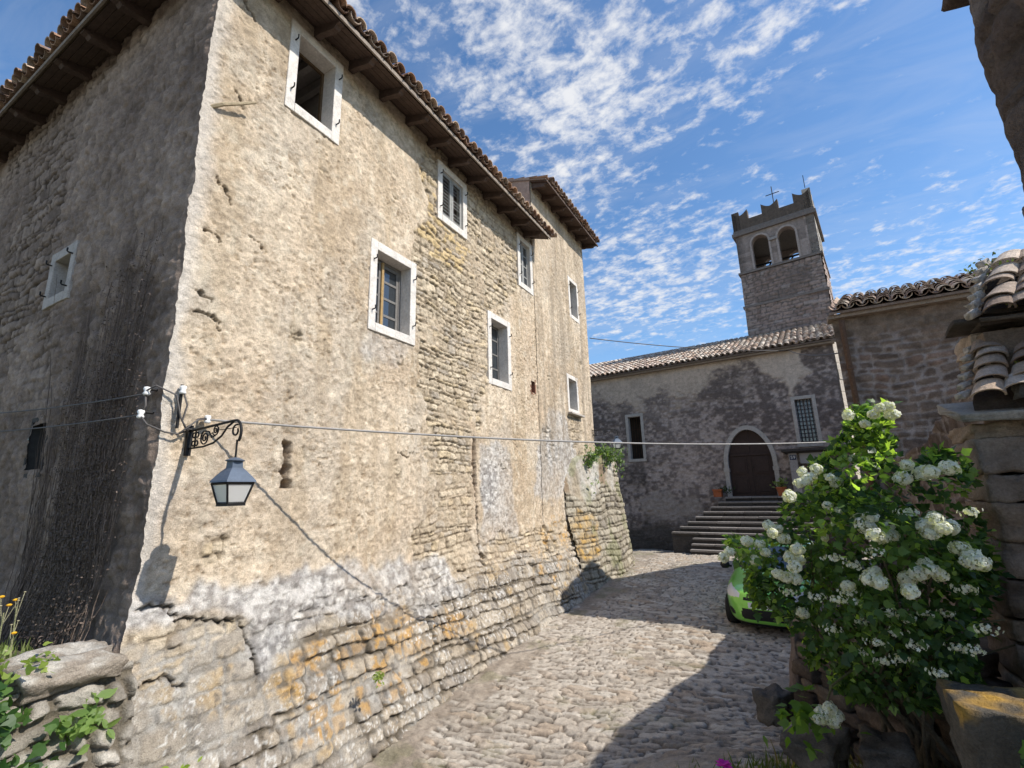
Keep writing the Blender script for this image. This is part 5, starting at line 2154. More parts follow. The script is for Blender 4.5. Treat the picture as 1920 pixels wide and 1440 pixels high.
def build_gate():
    rs = random.Random(21)
    b = MB()
    z = -1.75
    while z < .335:
        h = rs.uniform(.13, .26)
        z2 = min(z + h, .34)
        if .34 - z2 < .08:
            z2 = .34
        t = (z + 1.3) / 1.65
        xl = .985 + .06 * t + rs.gauss(0, .012)
        stone_row(b, xl, 2.3, z, z2, 4.26, .52, rs, PAL_B, .20, .42, .016, .007, 10)
        z = z2
    b.build('pier', M['ashlar'], gate, smooth=True)
    b = MB()
    b.box((1.22, 4.1, -1.8), (2.25, 4.46, .93), None, C(.24, .18, .13))
    b.build('core', M['ashlar'], gate)
    b = MB()
    xs_ = np.linspace(0, 1, 8)
    block(b, (1.66, 4.17, .42), (1.36, .66, .06), 5, C(.42, .385, .34), RAD(-4), .05, .010, 16, tilt=RAD(-1), pitch=RAD(13))
    b.build('lintel', M['ashlar'], gate, smooth=True)
    pal = [C(.36, .28, .22), C(.30, .22, .17), C(.44, .36, .29), C(.25, .185, .15), C(.40, .30, .22)]
    b = MB()
    a = RAD(1)
    u = np.array([math.cos(a), -math.sin(a), 0])
    s = np.array([.36, .60, .72])
    s /= np.linalg.norm(s)
    rt = random.Random(11)
    tile_roof(b, (1.03, 3.93, .485), u, s, 7, .165, 5, .118, .084, 9, 1.9, pal, th=.012, rs=rt, kinds=(0,), hk=.72)
    b.build('tiled_cap', M['tile'], gate)
    b = MB()
    q = [np.array((1.05, 3.97, .46)), np.array((1.05, 3.97, .46)) + u * 1.2, np.array((1.05, 3.97, .46)) + u * 1.2 + s * .6, np.array((1.05, 3.97, .46)) + s * .6]
    b.add(q + [p - np.array([0, 0, .05]) for p in q], [(0, 1, 2, 3), (7, 6, 5, 4), (0, 4, 5, 1), (1, 5, 6, 2), (2, 6, 7, 3), (3, 7, 4, 0)], C(.10, .075, .06))
    b.build('mortar_bed', M['ashlar'], gate)
    b = MB()   # loose tile shards and stones on the lower cap
    block(b, (1.30, 4.16, .82), (.10, .07, .05), 31, C(.34, .31, .27), .5, .2, .01, 4, tilt=.4)
    b.build('stone_shard', M['ashlar'], gate, smooth=True)
    b = MB()
    block(b, (1.29, 3.90, .50), (.12, .07, .09), 33, C(.15, .135, .12), .2, .3, .012, 4)
    b.build('stone_shard', M['ashlar'], gate, smooth=True)
    b = MB()
    block(b, (1.42, 4.2, .85), (.11, .03, .05), 34, C(.5, .46, .4), .9, .2, .01, 4, tilt=-.5)
    b.build('stone_shard', M['ashlar'], gate, smooth=True)
    b = MB()
    stone_row(b, 1.20, 2.4, .74, .84, 4.42, .36, rs, PAL_B, .2, .36, .012)
    stone_row(b, 1.19, 2.4, .84, .97, 4.42, .38, rs, PAL_B, .12, .3, .012)
    b.build('upper_courses', M['ashlar'], gate, smooth=True)
    b = MB()
    for (x, y, z, w, d_, h, cc) in ((1.36, 4.24, 1.005, .52, .4, .026, .09), (1.33, 4.22, 1.045, .30, .36, .03, .075), (1.62, 4.25, 1.04, .5, .4, .05, .12), (1.52, 4.2, .985, .6, .4, .02, .16), (1.95, 4.25, 1.03, .4, .4, .06, .13)):
        block(b, (x, y, z), (w, d_, h), int(w * 1000), C(cc, cc * .85, cc * .72), RAD(-6), .1, .01, 6, tilt=RAD(-3))
    b.build('slate_corbel', M['ashlar'], gate, smooth=True)
    b = MB()
    s2 = np.array([.38, .56, .74])
    s2 /= np.linalg.norm(s2)
    tile_roof(b, (1.19, 4.03, 1.02), u, s2, 7, .160, 5, .125, .082, 9, 2.0, pal, th=.012, rs=rt, kinds=(0,), hk=.72)
    b.build('tiled_cap', M['tile'], gate)
    for k in range(7):       # bright verge pieces along the left edge
        b = MB()
        p = np.array((1.165, 4.02, 1.03)) + s2 * (.02 + .10 * k)
        block(b, p, (.075, .05, .05), 60 + k, C(.55, .49, .42), .6, .2, .008, 4, tilt=.5)
        b.build('verge_stone', M['ashlar'], gate, smooth=True)
    for k in range(6):
        b = MB()
        p = np.array((1.0, 3.93, .50)) + s * (.02 + .095 * k)
        block(b, p, (.075, .05, .035), 80 + k, C(.52, .46, .4), .6, .2, .008, 4, tilt=.4)
        b.build('verge_stone', M['ashlar'], gate, smooth=True)
    b = MB()
    q0 = np.array((1.21, 4.07, 1.02))
    q = [q0, q0 + u * 1.1, q0 + u * 1.1 + s2 * .72, q0 + s2 * .72]
    b.add(q + [p - np.array([0, 0, .05]) for p in q], [(0, 1, 2, 3), (7, 6, 5, 4), (0, 4, 5, 1), (1, 5, 6, 2), (2, 6, 7, 3), (3, 7, 4, 0)], C(.10, .075, .06))
    b.build('mortar_bed', M['ashlar'], gate)


build_gate()
b = MB()
_rs = random.Random(61)
_z = -1.7
while _z < .95:
    stone_row(b, 1.50, 2.3, _z, _z + .2, 3.63, .34, _rs, PAL_B, .2, .4, .014)
    _z += .2
b.box((1.54, 3.5, -1.8), (2.3, 3.76, .95), None, C(.12, .1, .08))
b.build('side_wall', M['ashlar'], gate, smooth=False)  # unseen wall right of view, added to shade the bush and lane
gate.location.x += .06

# garden wall running back from the gateway to the masonry building
gw = thing('garden_wall', 'low rough stone garden wall behind the bush joining pier and masonry building', 'wall', (1.7, 7.2, -2))


def build_garden_wall():
    ys = np.arange(4.62, 9.99, .022)
    zs = np.arange(-2.4, 1.15, .022)
    U, V = np.meshgrid(ys, zs)
    d, h1, h2, h3, a, b = rubble(U, V, .16, .3, 1005, .42, .05, 2.2, .02)
    st = sst(.004, .026, d + .012 * fbm(U * 14, V * 14, 3, 5))
    n2_ = fbm(U * 8, V * 8, 4, 912)
    col = mixc(C(.12, .088, .070), C(.215, .165, .132), h2) * (1 + .3 * n2_)[..., None]
    col = mixc(C(.28, .235, .21) + 0 * col, col, st)
    H = st * .02 * (.4 + h1) + .012 * n2_
    top = np.interp(U, [4.5, 5.6, 7.6, 10], [.95, .95, .45, .3]) + .02 * fbm(U * 2, U * 0, 3, 4)
    P = np.stack([1.62 - H + np.clip(V - top, 0, 1) * 8, U, np.minimum(V, top)], -1)
    grid_mesh('wall', P, col, M['far_wall'], gw, None, True)


build_garden_wall()

# ================================================================== tall wall corner close by on the right
tall = thing('ruined_wall', 'dark rough stone wall corner rising close beside the camera at upper right', 'wall', (1.0, .8, -1.7))


def build_tall():
    # front return (faces up the street side) and street face
    zs = np.arange(-1.9, 1.95, .012)
    lean = -.005
    prof = .007 * fbm(zs * 5.0, zs * 0 + 3, 4, 41) + .005 * fbm(zs * 21, zs * 0 + 1, 3, 42)

    def face(ss, pos, nrm, seed):
        S, V = np.meshgrid(ss, zs)
        d, h1, h2, h3, a, b = rubble(S, V, .085, .14, seed, .4, .05, 4, .012)
        st = sst(0, .02, d + .010 * fbm(S * 30, V * 30, 3, 5))
        n_ = fbm(S * 14, V * 14, 4, 43)
        H = st * .014 * (.4 + h1) + .010 * fbm(S * 5, V * 5, 4, 44) + .010 * n_
        col = mixc(C(.105, .075, .062), C(.19, .145, .12), h2)
        col = mixc(col, C(.26, .22, .20), (h3 > .88) * .5)
        col = mixc(C(.14, .105, .085) + 0 * col, col, st) * (1 + .3 * n_)[..., None]
        edge = sst(0, .06, S)
        P = pos(S, V) + nrm[None, None, :] * (H * edge)[..., None] + np.array([1.0, 0, 0])[None, None, :] * (prof[:, None] * np.exp(-S / .12) * 1.0)[..., None]
        return P, col
    x0, y0 = .527, 1.30
    P, col = face(np.arange(0, 1.4, .012), lambda S, V: np.stack([x0 + .0 * S + lean * V, y0 - S, V], -1), np.array([-1.0, 0, 0]), 51)
    grid_mesh('wall', P, col, M['ashlar'], tall)
    P, col = face(np.arange(0, 1.6, .012), lambda S, V: np.stack([x0 + S + lean * V, y0 + 0 * S, V], -1), np.array([0, 1.0, 0]), 52)
    grid_mesh('wall', P, col, M['ashlar'], tall, None, True)
    b = MB()
    block(b, (.555, 1.22, 1.115), (.12, .2, .05), 71, C(.13, .095, .08), .1, .2, .012, 6)
    block(b, (1.2, .7, 1.9), (1.5, 1.3, .12), 72, C(.13, .1, .085), 0, .15, .02, 8)
    b.build('ledge_stone', M['ashlar'], tall, smooth=True)


build_tall()

# ================================================================== low dry stone wall and loose stones under the bush
dry = thing('dry_stone_wall', 'tumbled dry stone retaining wall in shade at the foot of the flowering bush', 'wall', (.35, 4.2, -1.8))
PAL_D = [C(.12, .09, .07), C(.17, .135, .105), C(.095, .075, .06), C(.14, .105, .08), C(.21, .175, .145)]


def build_dry():
    rs = random.Random(31)
    b = MB()
    A0, A1 = np.array([-.02, 5.15]), np.array([.92, 4.05])
    dvec = (A1 - A0) / np.linalg.norm(A1 - A0)
    ang = math.atan2(dvec[1], dvec[0])
    ln = np.linalg.norm(A1 - A0)
    z = -2.05
    row = 0
    while z < -1.12:
        h = rs.uniform(.07, .15)
        s = rs.uniform(-.05, .08) + max(0, row - 6) * .05
        while s < ln:
            w = rs.uniform(.14, .36)
            p = A0 + dvec * (s + w / 2)
            block(b, (p[0] + rs.gauss(0, .02), p[1] + rs.gauss(0, .02) + row * .015, z + h / 2), (w, .32, h - .006), rs.randrange(9999), PAL_D[rs.randrange(5)] * rs.uniform(.8, 1.2), ang + rs.gauss(0, .06), .3, .016, 5, tilt=rs.gauss(0, .05))
            s += w
        z += h
        row += 1
    b.build('masonry', M['ashlar'], dry, smooth=True)
    b = MB()
    block(b, (-.06, 5.2, -1.52), (.13, .14, .62), 301, C(.17, .13, .11), .3, .25, .02, 6, tilt=-.12)
    b.build('end_post', M['ashlar'], dry, smooth=True)
    b = MB()
    xs_ = np.arange(-.1, 2.4, .08)
    ys_ = np.arange(3.9, 6.2, .08)
    X, Y = np.meshgrid(xs_, ys_)
    side = (X - A0[0]) * (-dvec[1]) + (Y - A0[1]) * dvec[0]
    Z = -1.55 + .35 * sst(-.1, .8, side) + .05 * fbm(X * 3, Y * 3, 3, 4)
    Z = np.where(side < .02, -2.2, Z)
    grid_mesh('earth_fill', np.stack([X, Y, Z], -1), mixc(C(.09, .07, .05), C(.13, .10, .07), np.clip(.5 + fbm(X * 4, Y * 4, 3, 5), 0, 1)), M['cobble'], dry)


build_dry()
for (x, y, Y, sz, cc, lab, sd) in ((1455, 1322, 4.55, (.24, .2, .2), .13, 'squat dark stone standing on the cobbles left of the tumbled wall', 401),
                                   (1530, 1395, 3.95, (.36, .3, .12), .15, 'flat grey stone lying in the grass below the tumbled wall', 402),
                                   (1660, 1405, 3.75, (.26, .24, .10), .12, 'small flat stone half sunk in weeds near the bottom edge', 403)):
    p = onY(x, y, Y)
    b = MB()
    block(b, p, sz, sd, C(cc, cc * .85, cc * .72), sd * .3, .35, .03, 7, tilt=.1)
    tag(b.build('loose_stone', M['ashlar'], None, smooth=True), lab, 'stone', 'loose stones at the foot of the bush')
# block with orange lichen top at lower right
lich = thing('lichen_block', 'large stone block with sunlit orange lichen top in the lower right corner', 'stone block', (1.05, 3.2, -1.6))


def build_lich():
    xs_ = np.linspace(.62, 1.6, 70)
    p = onY(1800, 1330, 3.15)
    x0, zt = p[0], p[2] + .06
    b = MB()
    n = 12
    block(b, (x0 + .52, 3.2, zt - .48), (1.04, .40, .96), 501, C(.12, .105, .085), 0, .10, .035, 30)
    V = b.v[0]
    Cc = b.c[0].copy()
    topm = sst(zt - .045, zt - .01, V[:, 2] + .035 * fbm(V[:, 0] * 9, V[:, 1] * 9 + V[:, 2] * 5, 3, 4)) * np.clip(.55 + .9 * fbm(V[:, 0] * 13, V[:, 1] * 13, 4, 8), 0, 1)
    oc = mixc(C(.30, .20, .085), C(.46, .27, .06), np.clip(.5 + fbm(V[:, 0] * 7, V[:, 1] * 7, 3, 6), 0, 1))
    b.c[0] = mixc(Cc, oc, topm)
    b.build('block', M['ashlar'], lich, smooth=True)


build_lich()

# ================================================================== parapet at lower left
par = thing('parapet_wall', 'low ivy-covered rubble parapet with a big weathered capping stone at lower left', 'wall', (-4.2, 1.0, -2))


def build_parapet():
    rs = random.Random(41)
    ys = np.arange(-1.5, 1.93, .012)
    zs = np.arange(-3.0, -1.10, .012)
    U, V = np.meshgrid(ys, zs)
    d, h1, h2, h3, a, b = rubble(U, V, .13, .21, 1105, .42, .06, 3, .015)
    st = sst(0, .022, d - .004 + .012 * fbm(U * 22, V * 22, 3, 5))
    n_ = fbm(U * 12, V * 12, 4, 45)
    H = st * .06 * (.4 + .9 * h1) + .012 * n_ + .02 * a * (h2 - .5)
    col = mixc(C(.27, .24, .20), C(.44, .405, .35), h2) * (1 + .25 * n_)[..., None]
    col = mixc(C(.17, .145, .11) + 0 * col, col, st)
    P = np.stack([-4.30 + batter(V, U * 0 + 2.0) * .9 + H - .02, U, V], -1)
    grid_mesh('wall', P, col, M['wall'], par)
    b = MB()
    block(b, (-4.36, 1.56, -1.075), (.50, .52, .17), 601, C(.30, .255, .205), .05, .4, .035, 14, tilt=RAD(-4))
    V = b.v[0]
    q = sst(-.1, .4, fbm(V[:, 0] * 12 + V[:, 2] * 5, V[:, 1] * 12, 4, 6)) * sst(-1.09, -1.03, V[:, 2])
    b.c[0] = mixc(b.c[0], C(.56, .53, .47), q * .7)
    b.build('capping_stone', M['ashlar'], par, smooth=True)
    b = MB()
    y = 1.25
    while y > -1.4:
        w = rs.uniform(.3, .5)
        block(b, (-4.42, y - w / 2, -1.12 + rs.gauss(0, .015)), (.5, w - .01, .13), rs.randrange(999), C(.3, .26, .21) * rs.uniform(.8, 1.2), 0, .3, .03, 8)
        y -= w
    b.build('coping_stones', M['ashlar'], par, smooth=True)


build_parapet()

# ================================================================== leaves
def leaf_shape(kind):
    if kind == 'lobed':
        pts = [(0, 0), (.22, .05), (.50, .42), (.30, .46), (.26, .62), (.0, 1.0), (-.26, .62), (-.30, .46), (-.50, .42), (-.22, .05)]
        fs = [(0, 1, 3, 9), (1, 2, 3), (9, 3, 7), (9, 7, 8), (3, 4, 6, 7), (4, 5, 6)]
        return np.array([(x, y, .10 * abs(x) - .12 * y * y) for x, y in pts]), fs
    if kind == 'ivy':
        pts = [(0, 0), (.38, .12), (.46, .40), (.22, .55), (0, 1.0), (-.22, .55), (-.46, .40), (-.38, .12)]
        return np.array([(x, y, .08 * abs(x) - .08 * y * y) for x, y in pts]), [(0, 1, 2, 3), (0, 3, 5), (3, 4, 5), (0, 5, 6, 7)]
    if kind == 'blade':
        pts = [(-.06, 0), (.06, 0), (.05, .5), (-.05, .5), (0, 1.0)]
        return np.array([(x, y, -.25 * y * y) for x, y in pts]), [(0, 1, 2, 3), (3, 2, 4)]
    pts = [(0, 0), (.22, .3), (.2, .65), (0, 1.0), (-.2, .65), (-.22, .3)]
    return np.array([(x, y, .12 * abs(x) - .1 * y * y) for x, y in pts]), [(0, 1, 2), (0, 2, 3), (0, 3, 4), (0, 4, 5)]


def add_leaves(b, pts, dirs, ups, sizes, cols, kind):
    S, fs = leaf_shape(kind)
    for p, d, up, sz, c in zip(pts, dirs, ups, sizes, cols):
        d = d / (np.linalg.norm(d) + 1e-9)
        s = np.cross(d, up)
        s /= (np.linalg.norm(s) + 1e-9)
        n = np.cross(s, d)
        b.add(p + (S[:, :1] * s + S[:, 1:2] * d + S[:, 2:3] * n) * sz, fs, c)


# ------------------------------------------------------------------ viburnum bush
bush = thing('snowball_bush', 'large snowball bush with lobed green leaves and round white flower heads', 'bush', (.6, 4.15, -1.7))
BY = 3.75
OUT = [(1352, 1042), (1372, 1008), (1405, 985), (1440, 968), (1478, 945), (1512, 890), (1552, 852), (1586, 812), (1592, 768), (1640, 752), (1688, 762), (1690, 800),
       (1680, 832), (1720, 862), (1775, 845), (1830, 858), (1838, 940), (1858, 1050), (1870, 1180), (1835, 1290), (1765, 1345), (1690, 1345), (1600, 1310),
       (1515, 1255), (1470, 1178), (1442, 1148), (1414, 1112), (1400, 1074), (1366, 1060)]
OUTW = [tuple(onY(x, y, BY)[[0, 2]]) for x, y in OUT]
FLOWERS = [(1505, 885, 0), (1521, 893, 0), (1512, 900, 0), (1480, 930, 1), (1448, 1000, 1), (1495, 1030, 1), (1481, 1045, 1), (1490, 1062, 1), (1492, 1085, 1), (1460, 1076, 1),
           (1474, 1082, 1), (1440, 985, 0), (1457, 992, 0), (1622, 985, 2), (1640, 1003, 2), (1664, 988, 1), (1655, 1008, 2), (1672, 1004, 1), (1612, 973, 1), (1632, 970, 2),
           (1735, 985, 2), (1752, 974, 2), (1769, 990, 2), (1745, 1000, 2), (1783, 988, 1), (1800, 1028, 2), (1825, 1043, 2), (1838, 1055, 2), (1816, 1052, 2), (1630, 1085, 2),
           (1650, 1093, 2), (1640, 1075, 1), (1722, 1075, 2), (1745, 1068, 2), (1700, 1085, 2), (1706, 1108, 2), (1762, 1078, 2), (1735, 1058, 1), (1664, 762, 0), (1637, 777, 0),
           (1672, 777, 0), (1622, 795, 0), (1590, 778, 0), (1700, 872, 1), (1730, 888, 1), (1693, 897, 1), (1780, 877, 1), (1556, 895, 0), (1568, 905, 0), (1552, 948, 0),
           (1568, 960, 0), (1590, 1098, 1), (1368, 1035, 0), (1358, 1045, 0), (1415, 1050, 0), (1425, 1020, 0), (1545, 1008, 0), (1505, 1150, 0), (1545, 1338, 1),
           (1560, 1352, 1), (1556, 1328, 1), (1570, 1342, 1), (1536, 1346, 1), (1500, 905, 0), (1530, 880, 0), (1650, 765, 0), (1600, 860, 0), (1745, 885, 1), (1470, 1010, 0),
           (1500, 1050, 0), (1435, 1035, 0), (1400, 1015, 0)]
LACE = [(1570, 1125), (1600, 1128), (1645, 1205), (1680, 1185), (1720, 1210), (1760, 1262), (1620, 1222), (1560, 1180), (1590, 1112), (1812, 1105), (1830, 1220), (1850, 1180), (1655, 1240), (1700, 1160), (1740, 1150)]


def build_bush():
    r = np.random.default_rng(99)
    OX = np.array(OUTW)
    lo, hi = OX.min(0), OX.max(0)
    n = 30000
    X = r.uniform(lo[0], hi[0], n)
    Z = r.uniform(lo[1], hi[1], n)
    wob = .05 * fbm(X * 7, Z * 7, 3, 4)
    ins = poly_mask(X + wob, Z + .05 * fbm(X * 7 + 4, Z * 7, 3, 5), OUTW) > .5
    X, Z = X[ins], Z[ins]
    dist, _ = seg_dist(X, Z, OUTW + [OUTW[0]])
    thick = .62 * np.clip(dist / .32, .10, 1) ** .6
    Yd = BY + .15 + r.uniform(-1, 1, len(X)) * thick
    clump = fbm(X * 5.0 + Yd * 2.6, Z * 5.0 - Yd * 2.2, 3, 7)
    low = sst(-.55, -1.1, Z)
    keep = (clump + r.uniform(-.16, .16, len(X)) > -.17 + .08 * low) & (r.uniform(0, 1, len(X)) < .9)
    # nothing grows in front of the car's nose
    X, Yd, Z, low = X[keep], Yd[keep], Z[keep], low[keep]
    m = len(X)
    if m > 13500:
        X, Yd, Z, low = X[:13500], Yd[:13500], Z[:13500], low[:13500]
        m = 13500
    ctr = np.array([.35, BY + .15, -.45])
    P = np.stack([X, Yd, Z], -1)
    out = P - ctr
    out /= np.linalg.norm(out, axis=1, keepdims=True)
    d = out * .6 + r.normal(0, .7, (m, 3)) + np.array([0, 0, -.2])
    up = np.array([0, 0, 1.0]) * .9 + out * .4 + r.normal(0, .6, (m, 3))
    sz = r.uniform(.028, .064, m)
    tone = np.clip(.5 + .35 * r.normal(0, 1, m) + .5 * fbm(X * 3, Z * 3, 3, 9), 0, 1)
    col = mixc(C(.030, .068, .022), C(.105, .18, .045), tone)
    lit_leaf = (r.uniform(0, 1, m) < .10 + .40 * sst(-.5, .2, Z - .35 * X + .1))  # sunlight painted into the leaves: brighter ones gather towards the upper left
    col[lit_leaf] = C(.26, .38, .08) * r.uniform(.8, 1.2, (lit_leaf.sum(), 1))
    b = MB()
    add_leaves(b, P, d, up, sz, col, 'lobed')
    b.build('foliage', M['leaf'], bush)
    # woody stems
    rs = random.Random(77)
    root = np.array([.60, 4.12, -1.72])
    for k in range(15):
        i = rs.randrange(m)
        tgt = P[i]
        r0 = root + np.array([rs.gauss(0, .12), rs.gauss(0, .08), 0])
        midp = r0 * .45 + tgt * .55 + np.array([rs.gauss(0, .06), rs.gauss(0, .06), .18])
        pts = [r0 * (1 - t) ** 2 + 2 * midp * t * (1 - t) + tgt * t * t for t in np.linspace(0, 1, 9)]
        b = MB()
        rad = rs.uniform(.010, .020)
        b.tube(pts, [rad * (1 - .75 * t) for t in np.linspace(0, 1, 9)], 6, C(.15, .12, .085))
        for q in range(5):
            t = rs.uniform(.35, .9)
            j = min(7, int(t * 8))
            p0 = pts[j]
            p2 = p0 + np.array([rs.gauss(0, .2), rs.gauss(0, .15), rs.uniform(.0, .3)])
            b.tube([p0, (p0 + p2) / 2 + np.array([0, 0, .03]), p2], [.006, .005, .003], 4, C(.14, .12, .07))
        b.build('stem', M['ashlar'], bush, smooth=True)

    # the trailing low branch
    lowp = [np.array([.62, 4.1, -1.35]), onY(1600, 1255, 3.75), onY(1560, 1285, 3.65), onY(1545, 1330, 3.6)]
    b = MB()
    b.tube(lowp, [.010, .008, .006, .004], 5, C(.16, .15, .07))
    b.build('stem', M['ashlar'], bush, smooth=True)
    b = MB()
    cp = onY(1510, 1345, 3.66)
    Pl = cp + r.normal(0, 1, (46, 3)) * np.array([.085, .07, .075])
    add_leaves(b, Pl, r.normal(0, 1, (46, 3)) + np.array([0, -.2, -.3]), np.array([0, 0, 1.0]) + r.normal(0, .4, (46, 3)), r.uniform(.06, .10, 46), mixc(C(.06, .13, .02), C(.14, .24, .05), r.uniform(0, 1, 46)), 'lobed')
    b.build('foliage', M['leaf'], bush)

    def ball(c, rad, sparse=False):
        b = MB()
        nf = 22 if sparse else 46
        sq = np.array([r.uniform(.9, 1.12), r.uniform(.9, 1.1), r.uniform(.78, .98)])
        for k in range(nf):
            z = 1 - 2 * (k + .5) / nf
            ph = k * 2.39996 + r.normal(0, .12)
            q = math.sqrt(1 - z * z)
            nrm = np.array([q * math.cos(ph), q * math.sin(ph), z])
            rr = rad * (1 + r.normal(0, .09))
            if sparse:
                rr = rad * r.uniform(.5, 1.5)
                nrm = nrm * np.array([1.3, 1, .55])
            o = c + nrm * rr * sq
            nrm = nrm + r.normal(0, .28, 3)
            nrm /= np.linalg.norm(nrm)
            a = np.cross(nrm, np.array([.3, .2, .9]))
            a /= np.linalg.norm(a)
            e = np.cross(nrm, a)
            ps = rad * (.36 if not sparse else .27) * r.uniform(.85, 1.15)
            t0 = r.uniform(0, 6.28)
            tint = C(.70, .69, .63) * r.uniform(.80, 1.08)
            if r.uniform() < .08:
                tint = C(.50, .50, .30)
            for j in range(5):      # five separate rounded petals
                t = t0 + j * 2 * math.pi / 5
                rd = a * math.cos(t) + e * math.sin(t)
                sd = -a * math.sin(t) + e * math.cos(t)
                V = [o, o + rd * ps * .55 + sd * ps * .36 + nrm * ps * .10, o + rd * ps + sd * ps * .22 - nrm * ps * .12, o + rd * ps - sd * ps * .22 - nrm * ps * .12, o + rd * ps * .55 - sd * ps * .36 + nrm * ps * .10]
                b.add(V, [(0, 1, 2, 3, 4)], tint * (1 + .06 * (j % 2)))
        if not sparse:   # green heart of stalks inside the ball
            V, Fc = [], []
            for i in range(5):
                for j in range(8):
                    t, p_ = math.pi * (i + .5) / 5, 2 * math.pi * j / 8
                    V.append(c + rad * .66 * sq * np.array([math.sin(t) * math.cos(p_), math.sin(t) * math.sin(p_), math.cos(t)]))
            for i in range(4):
                for j in range(8):
                    Fc.append((i * 8 + j, i * 8 + (j + 1) % 8, (i + 1) * 8 + (j + 1) % 8, (i + 1) * 8 + j))
            b.add(V, Fc, C(.34, .36, .22))
        b.build('flower_head', M['petal'], bush)
    for x, y, k in FLOWERS:
        Yy = BY - (.18, .34, .42)[k] + r.normal(0, .04)
        if y > 1300:
            Yy = 3.58
        ball(onY(x, y, Yy), (.032, .036, .039)[k] * r.uniform(.82, 1.12))
    for x, y in LACE + [(1530, 1120), (1610, 1165), (1665, 1150), (1775, 1150), (1795, 1215), (1640, 1035), (1560, 1045), (1700, 960), (1600, 1060), (1820, 960), (1480, 1110), (1690, 1235)]:
        ball(onY(x, y, BY - .35 + r.normal(0, .06)), .036, True)


build_bush()

# ------------------------------------------------------------------ ivy, weeds, creeper
def scatter_plant(name, label, cat, pts, nrm, size, cols, kind, loc, mat='leaf', seed=1, droop=-.3, jit=.5, group=None):
    r = np.random.default_rng(seed)
    n = len(pts)
    b = MB()
    d = r.normal(0, jit, (n, 3)) + np.array([0, 0, droop])
    up = np.asarray(nrm, float) + r.normal(0, .35, (n, 3))
    t = r.uniform(0, 1, n)
    add_leaves(b, pts, d, up, r.uniform(size[0], size[1], n), mixc(cols[0], cols[1], t), kind)
    pl = thing(name, label, cat, loc, group)
    b.build('foliage', M[mat], pl)
    return pl


r_ = np.random.default_rng(123)
# ivy on the parapet
n = 1500
Y = r_.uniform(.3, 1.5, n)
Z = -1.05 - np.abs(r_.normal(0, .42, n))
kk = (fbm(Y * 3, Z * 3, 3, 4) + r_.uniform(-.3, .3, n) + sst(1.66, 1.2, Y + .12 * (Z + 1)) * 1.15) > .45
Y, Z = Y[kk], Z[kk]
X = -4.22 + batter(Z, Y * 0 + 2.0) * .9 + r_.uniform(.0, .11, len(Y)) - .05
ivy = scatter_plant('ivy_plant', 'glossy ivy hanging over the low parapet in the lower left corner', 'ivy', np.stack([X, Y, Z], -1), (1, -.2, .5), (.05, .10), (C(.035, .09, .025), C(.13, .23, .06)), 'ivy', (-4.2, .8, -1.6), seed=5)
b = MB()
rs = random.Random(9)
for k in range(10):
    y = rs.uniform(.2, 1.3)
    b.tube([(-3.95, y, -2.6), (-4.06, y + rs.gauss(0, .08), -2.0), (-4.16, y + rs.gauss(0, .1), -1.5), (-4.2, y + rs.gauss(0, .12), -1.1)], [.012, .010, .008, .005], 5, C(.14, .11, .08))
b.build('stem', M['ashlar'], ivy)
# lighter leaves on top, by the stone
n = 420
Y = r_.uniform(.2, 1.5, n)
X = -4.35 + r_.normal(0, .16, n)
Z = -1.03 + np.abs(r_.normal(0, .045, n))
scatter_plant('creeping_weed', 'sunlit yellow-green creeping weed along the top of the low parapet', 'weed', np.stack([X, Y, Z], -1), (.3, -.2, 1), (.03, .07), (C(.13, .20, .04), C(.27, .34, .08)), 'ivy', (-4.3, .9, -1.05), seed=6, droop=.2)
# fern tuft and small green plants on the masonry
for (c, lab, sd, s, cols) in (((-4.07, 1.62, -1.38), 'small fern-like tuft growing from a joint of the parapet', 11, .11, (C(.12, .20, .05), C(.22, .32, .10))),
                              ((-3.92, 2.16, -1.87), 'tiny yellow-green weed sprouting from the base stones near the corner', 12, .06, (C(.20, .30, .05), C(.30, .38, .08))),
                              ((-3.80, 3.95, -1.80), 'small tuft of weed in the orange-lichened stones', 13, .05, (C(.15, .22, .05), C(.25, .3, .08)))):
    n = 60
    P = np.array(c) + r_.normal(0, 1, (n, 3)) * np.array([.03, .06, .05]) * (s / .09)
    scatter_plant('weed_tuft', lab, 'weed', P, (1, 0, .6), (s * .5, s), cols, 'plain', c, seed=sd, droop=.1, group='weeds growing from the walls')
# ivy over the front of the lichen block
n = 260
X = r_.uniform(.72, 1.5, n)
Z = -1.06 - np.abs(r_.normal(0, .22, n))
kk = fbm(X * 5, Z * 5, 3, 4) + r_.uniform(-.3, .3, n) + .6 * (X - 1.0) > 0
P = np.stack([X, 2.965 + 0 * X + r_.uniform(-.03, .01, n), Z], -1)[kk]
scatter_plant('ivy_plant', 'dark ivy leaves covering the front of the orange-lichened block', 'ivy', P, (0, -1, .4), (.04, .08), (C(.02, .045, .018), C(.06, .11, .04)), 'ivy', (1.1, 2.97, -1.5), seed=17)
